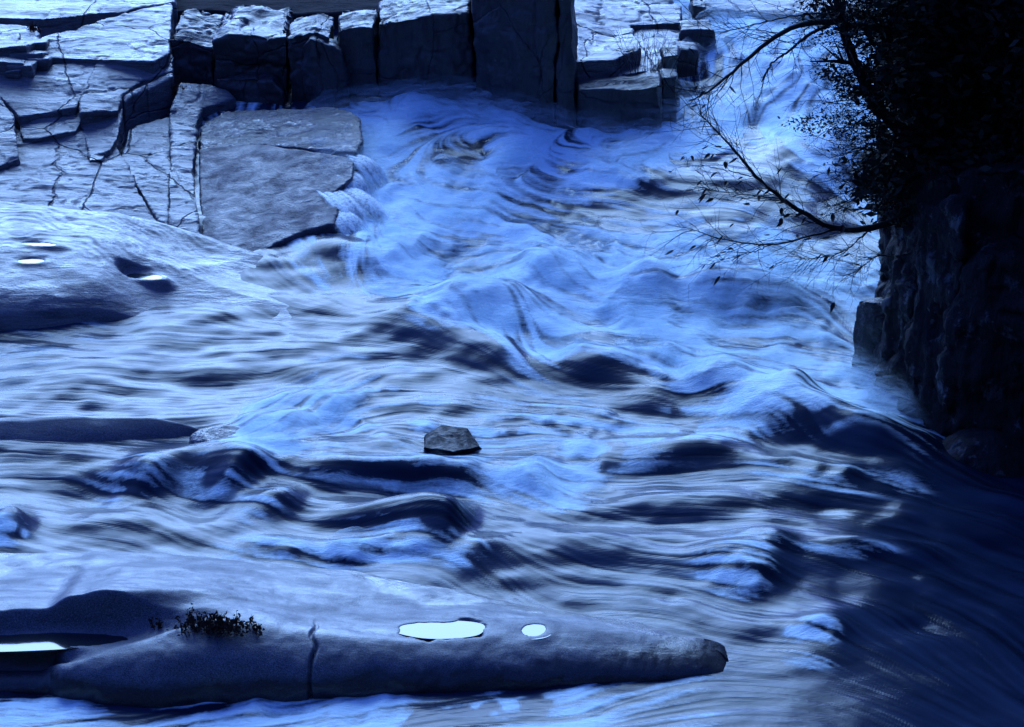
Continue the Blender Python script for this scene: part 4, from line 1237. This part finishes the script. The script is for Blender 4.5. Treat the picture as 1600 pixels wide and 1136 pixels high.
    for i, (px, py, y, lab, poly, yr, cnt) in enumerate(specs):
        rnd = random.Random(50 + i)
        base = Vector(at_y(px, py, y))
        e = thing('evergreen_tree', base, lab, 'tree', 'evergreens along the right bank')
        V, Fc = [], []
        pth = curve_pts([base - Vector((0, 0, 1.2)), base + Vector((.1, 0, 2)), base + Vector((0, .1, 4.5)), base + Vector((.1, 0, 11))], 20, .01, i)
        tube(V, Fc, pth, [.24 * (1 - .85 * k / 20) for k in range(21)], 10)
        for k in range(26):
            s = pth[rnd.randrange(3, 20)]
            d = Vector((rnd.gauss(0, 1), rnd.gauss(0, .7), rnd.uniform(-.2, .4))).normalized()
            q = [s + d * (L * .28) + Vector((0, 0, -.03 * L * L)) for L in range(6)]
            tube(V, Fc, q, [.03 * (1 - .15 * L) for L in range(6)], 4)
        mesh_of('trunk', V, Fc, M_BARK, e, True)
        V, Fc = [], []
        foliage(V, Fc, poly, yr, cnt, 60, .27, .115, rnd)
        mesh_of('crown', V, Fc, M_LEAF, e, False, 'stuff')
build_trees()

def shrub(name, base, stems, h, spread, rnd, mat, label, cat, bud=True, mound=None, flat=.35):
    t = thing(name, base, label, cat)
    base = Vector(base)
    V, Fc = [], []
    for k in range(stems):
        x = rnd.gauss(0, spread * .5)
        s = base + Vector((x, rnd.gauss(0, spread * .12), -.02))
        hh = h * rnd.uniform(.5, 1) * math.exp(-(x / spread) ** 2 * .9)
        lean = Vector((rnd.gauss(x * 1.2, .25), rnd.gauss(0, .25), 1)).normalized()
        q = [s]
        for i in range(5):
            lean = (lean + Vector((rnd.gauss(0, .14), rnd.gauss(0, .14), .05))).normalized()
            q.append(q[-1] + lean * hh / 5)
        tube(V, Fc, q, [.004 * (1 - .12 * i) for i in range(6)], 3)
        twigs(V, Fc, q, rnd, 4, hh * .15, hh * .4, .0028, 0, Vector((0, 0, .5)), (.3, 1))
    mesh_of('stems', V, Fc, mat, t, False, 'stuff')
    if bud:
        V2, F2 = [], []
        for k in range(len(V) // 9):
            p = Vector(V[rnd.randrange(len(V))])
            d = Vector((rnd.gauss(0, 1), rnd.gauss(0, 1), rnd.gauss(.6, 1))).normalized(); w = d.orthogonal().normalized()
            L = rnd.uniform(.012, .028); b = len(V2)
            V2 += [tuple(p), tuple(p + d * L * .5 + w * L * .35), tuple(p + d * L), tuple(p + d * L * .5 - w * L * .35)]
            F2.append((b, b + 1, b + 2, b + 3))
        mesh_of('leaves', V2, F2, mat, t, False, 'stuff')
    if mound:
        V2, F2 = [], []
        for k in range(mound):
            x = rnd.gauss(spread * .12, spread * .33)
            top = h * .42 * math.exp(-((x - spread * .12) / (spread * .5)) ** 2)
            p = base + Vector((x, rnd.gauss(0, .06), rnd.uniform(0, 1) * top))
            d = Vector((rnd.gauss(0, 1), rnd.gauss(0, 1), rnd.gauss(.5, .8))).normalized(); w = d.orthogonal().normalized()
            L = rnd.uniform(.015, .04); b = len(V2)
            V2 += [tuple(p), tuple(p + d * L * .5 + w * L * .3), tuple(p + d * L), tuple(p + d * L * .5 - w * L * .3)]
            F2.append((b, b + 1, b + 2, b + 3))
        mesh_of('cushion', V2, F2, mat, t, False, 'stuff')
    return t

def surf_at(surf, px, py):
    X, Y, Z = surf
    t = Y * CP - (Z - CAM_H) * SP
    k = np.argmin((800 + FPX * X / t - px) ** 2 + (568 - FPX * (Y * SP + (Z - CAM_H) * CP) / t - py) ** 2)
    return (X.ravel()[k], Y.ravel()[k], Z.ravel()[k])

shrub('heather', surf_at(WHALE, 330, 984), 60, .19, .34, random.Random(71), M_HEATH, 'small dark heather tuft growing from the top of the whaleback', 'heather', True, 900)
shrub('heather', surf_at(WHALE, 400, 988), 6, .12, .06, random.Random(72), M_HEATH, 'tiny sprig to the side of the heather tuft', 'heather', True, 20)
shrub('heather', surf_at(WHALE, 245, 981), 7, .11, .10, random.Random(73), M_HEATH, 'few thin sprigs on the high hump of the whaleback', 'heather', True)
shrub('bare_shrub', F(1010, 112, 182), 26, .75, .34, random.Random(74), M_BARK, 'leafless twiggy shrub growing from the broken ledge', 'shrub', False)
shrub('bare_shrub', F(1075, 120, 150), 16, .4, .3, random.Random(75), M_BARK, 'thin bare shrub below the small outcrop by the upper river', 'shrub', False)
M_RUST = plain('rusty_bracken', (.05, .012, .008), (.09, .03, .015), .9, 20)
shrub('dry_tuft', T(53, 50, .40), 14, .16, .10, random.Random(76), M_RUST, 'rust red dead tuft in the rubble of the terraces', 'plant', True, 160)
shrub('dry_tuft', T(274, 150, .14), 12, .3, .08, random.Random(77), M_RUST, 'dark dead tuft in the cleft beside the wall', 'plant', True, 120)
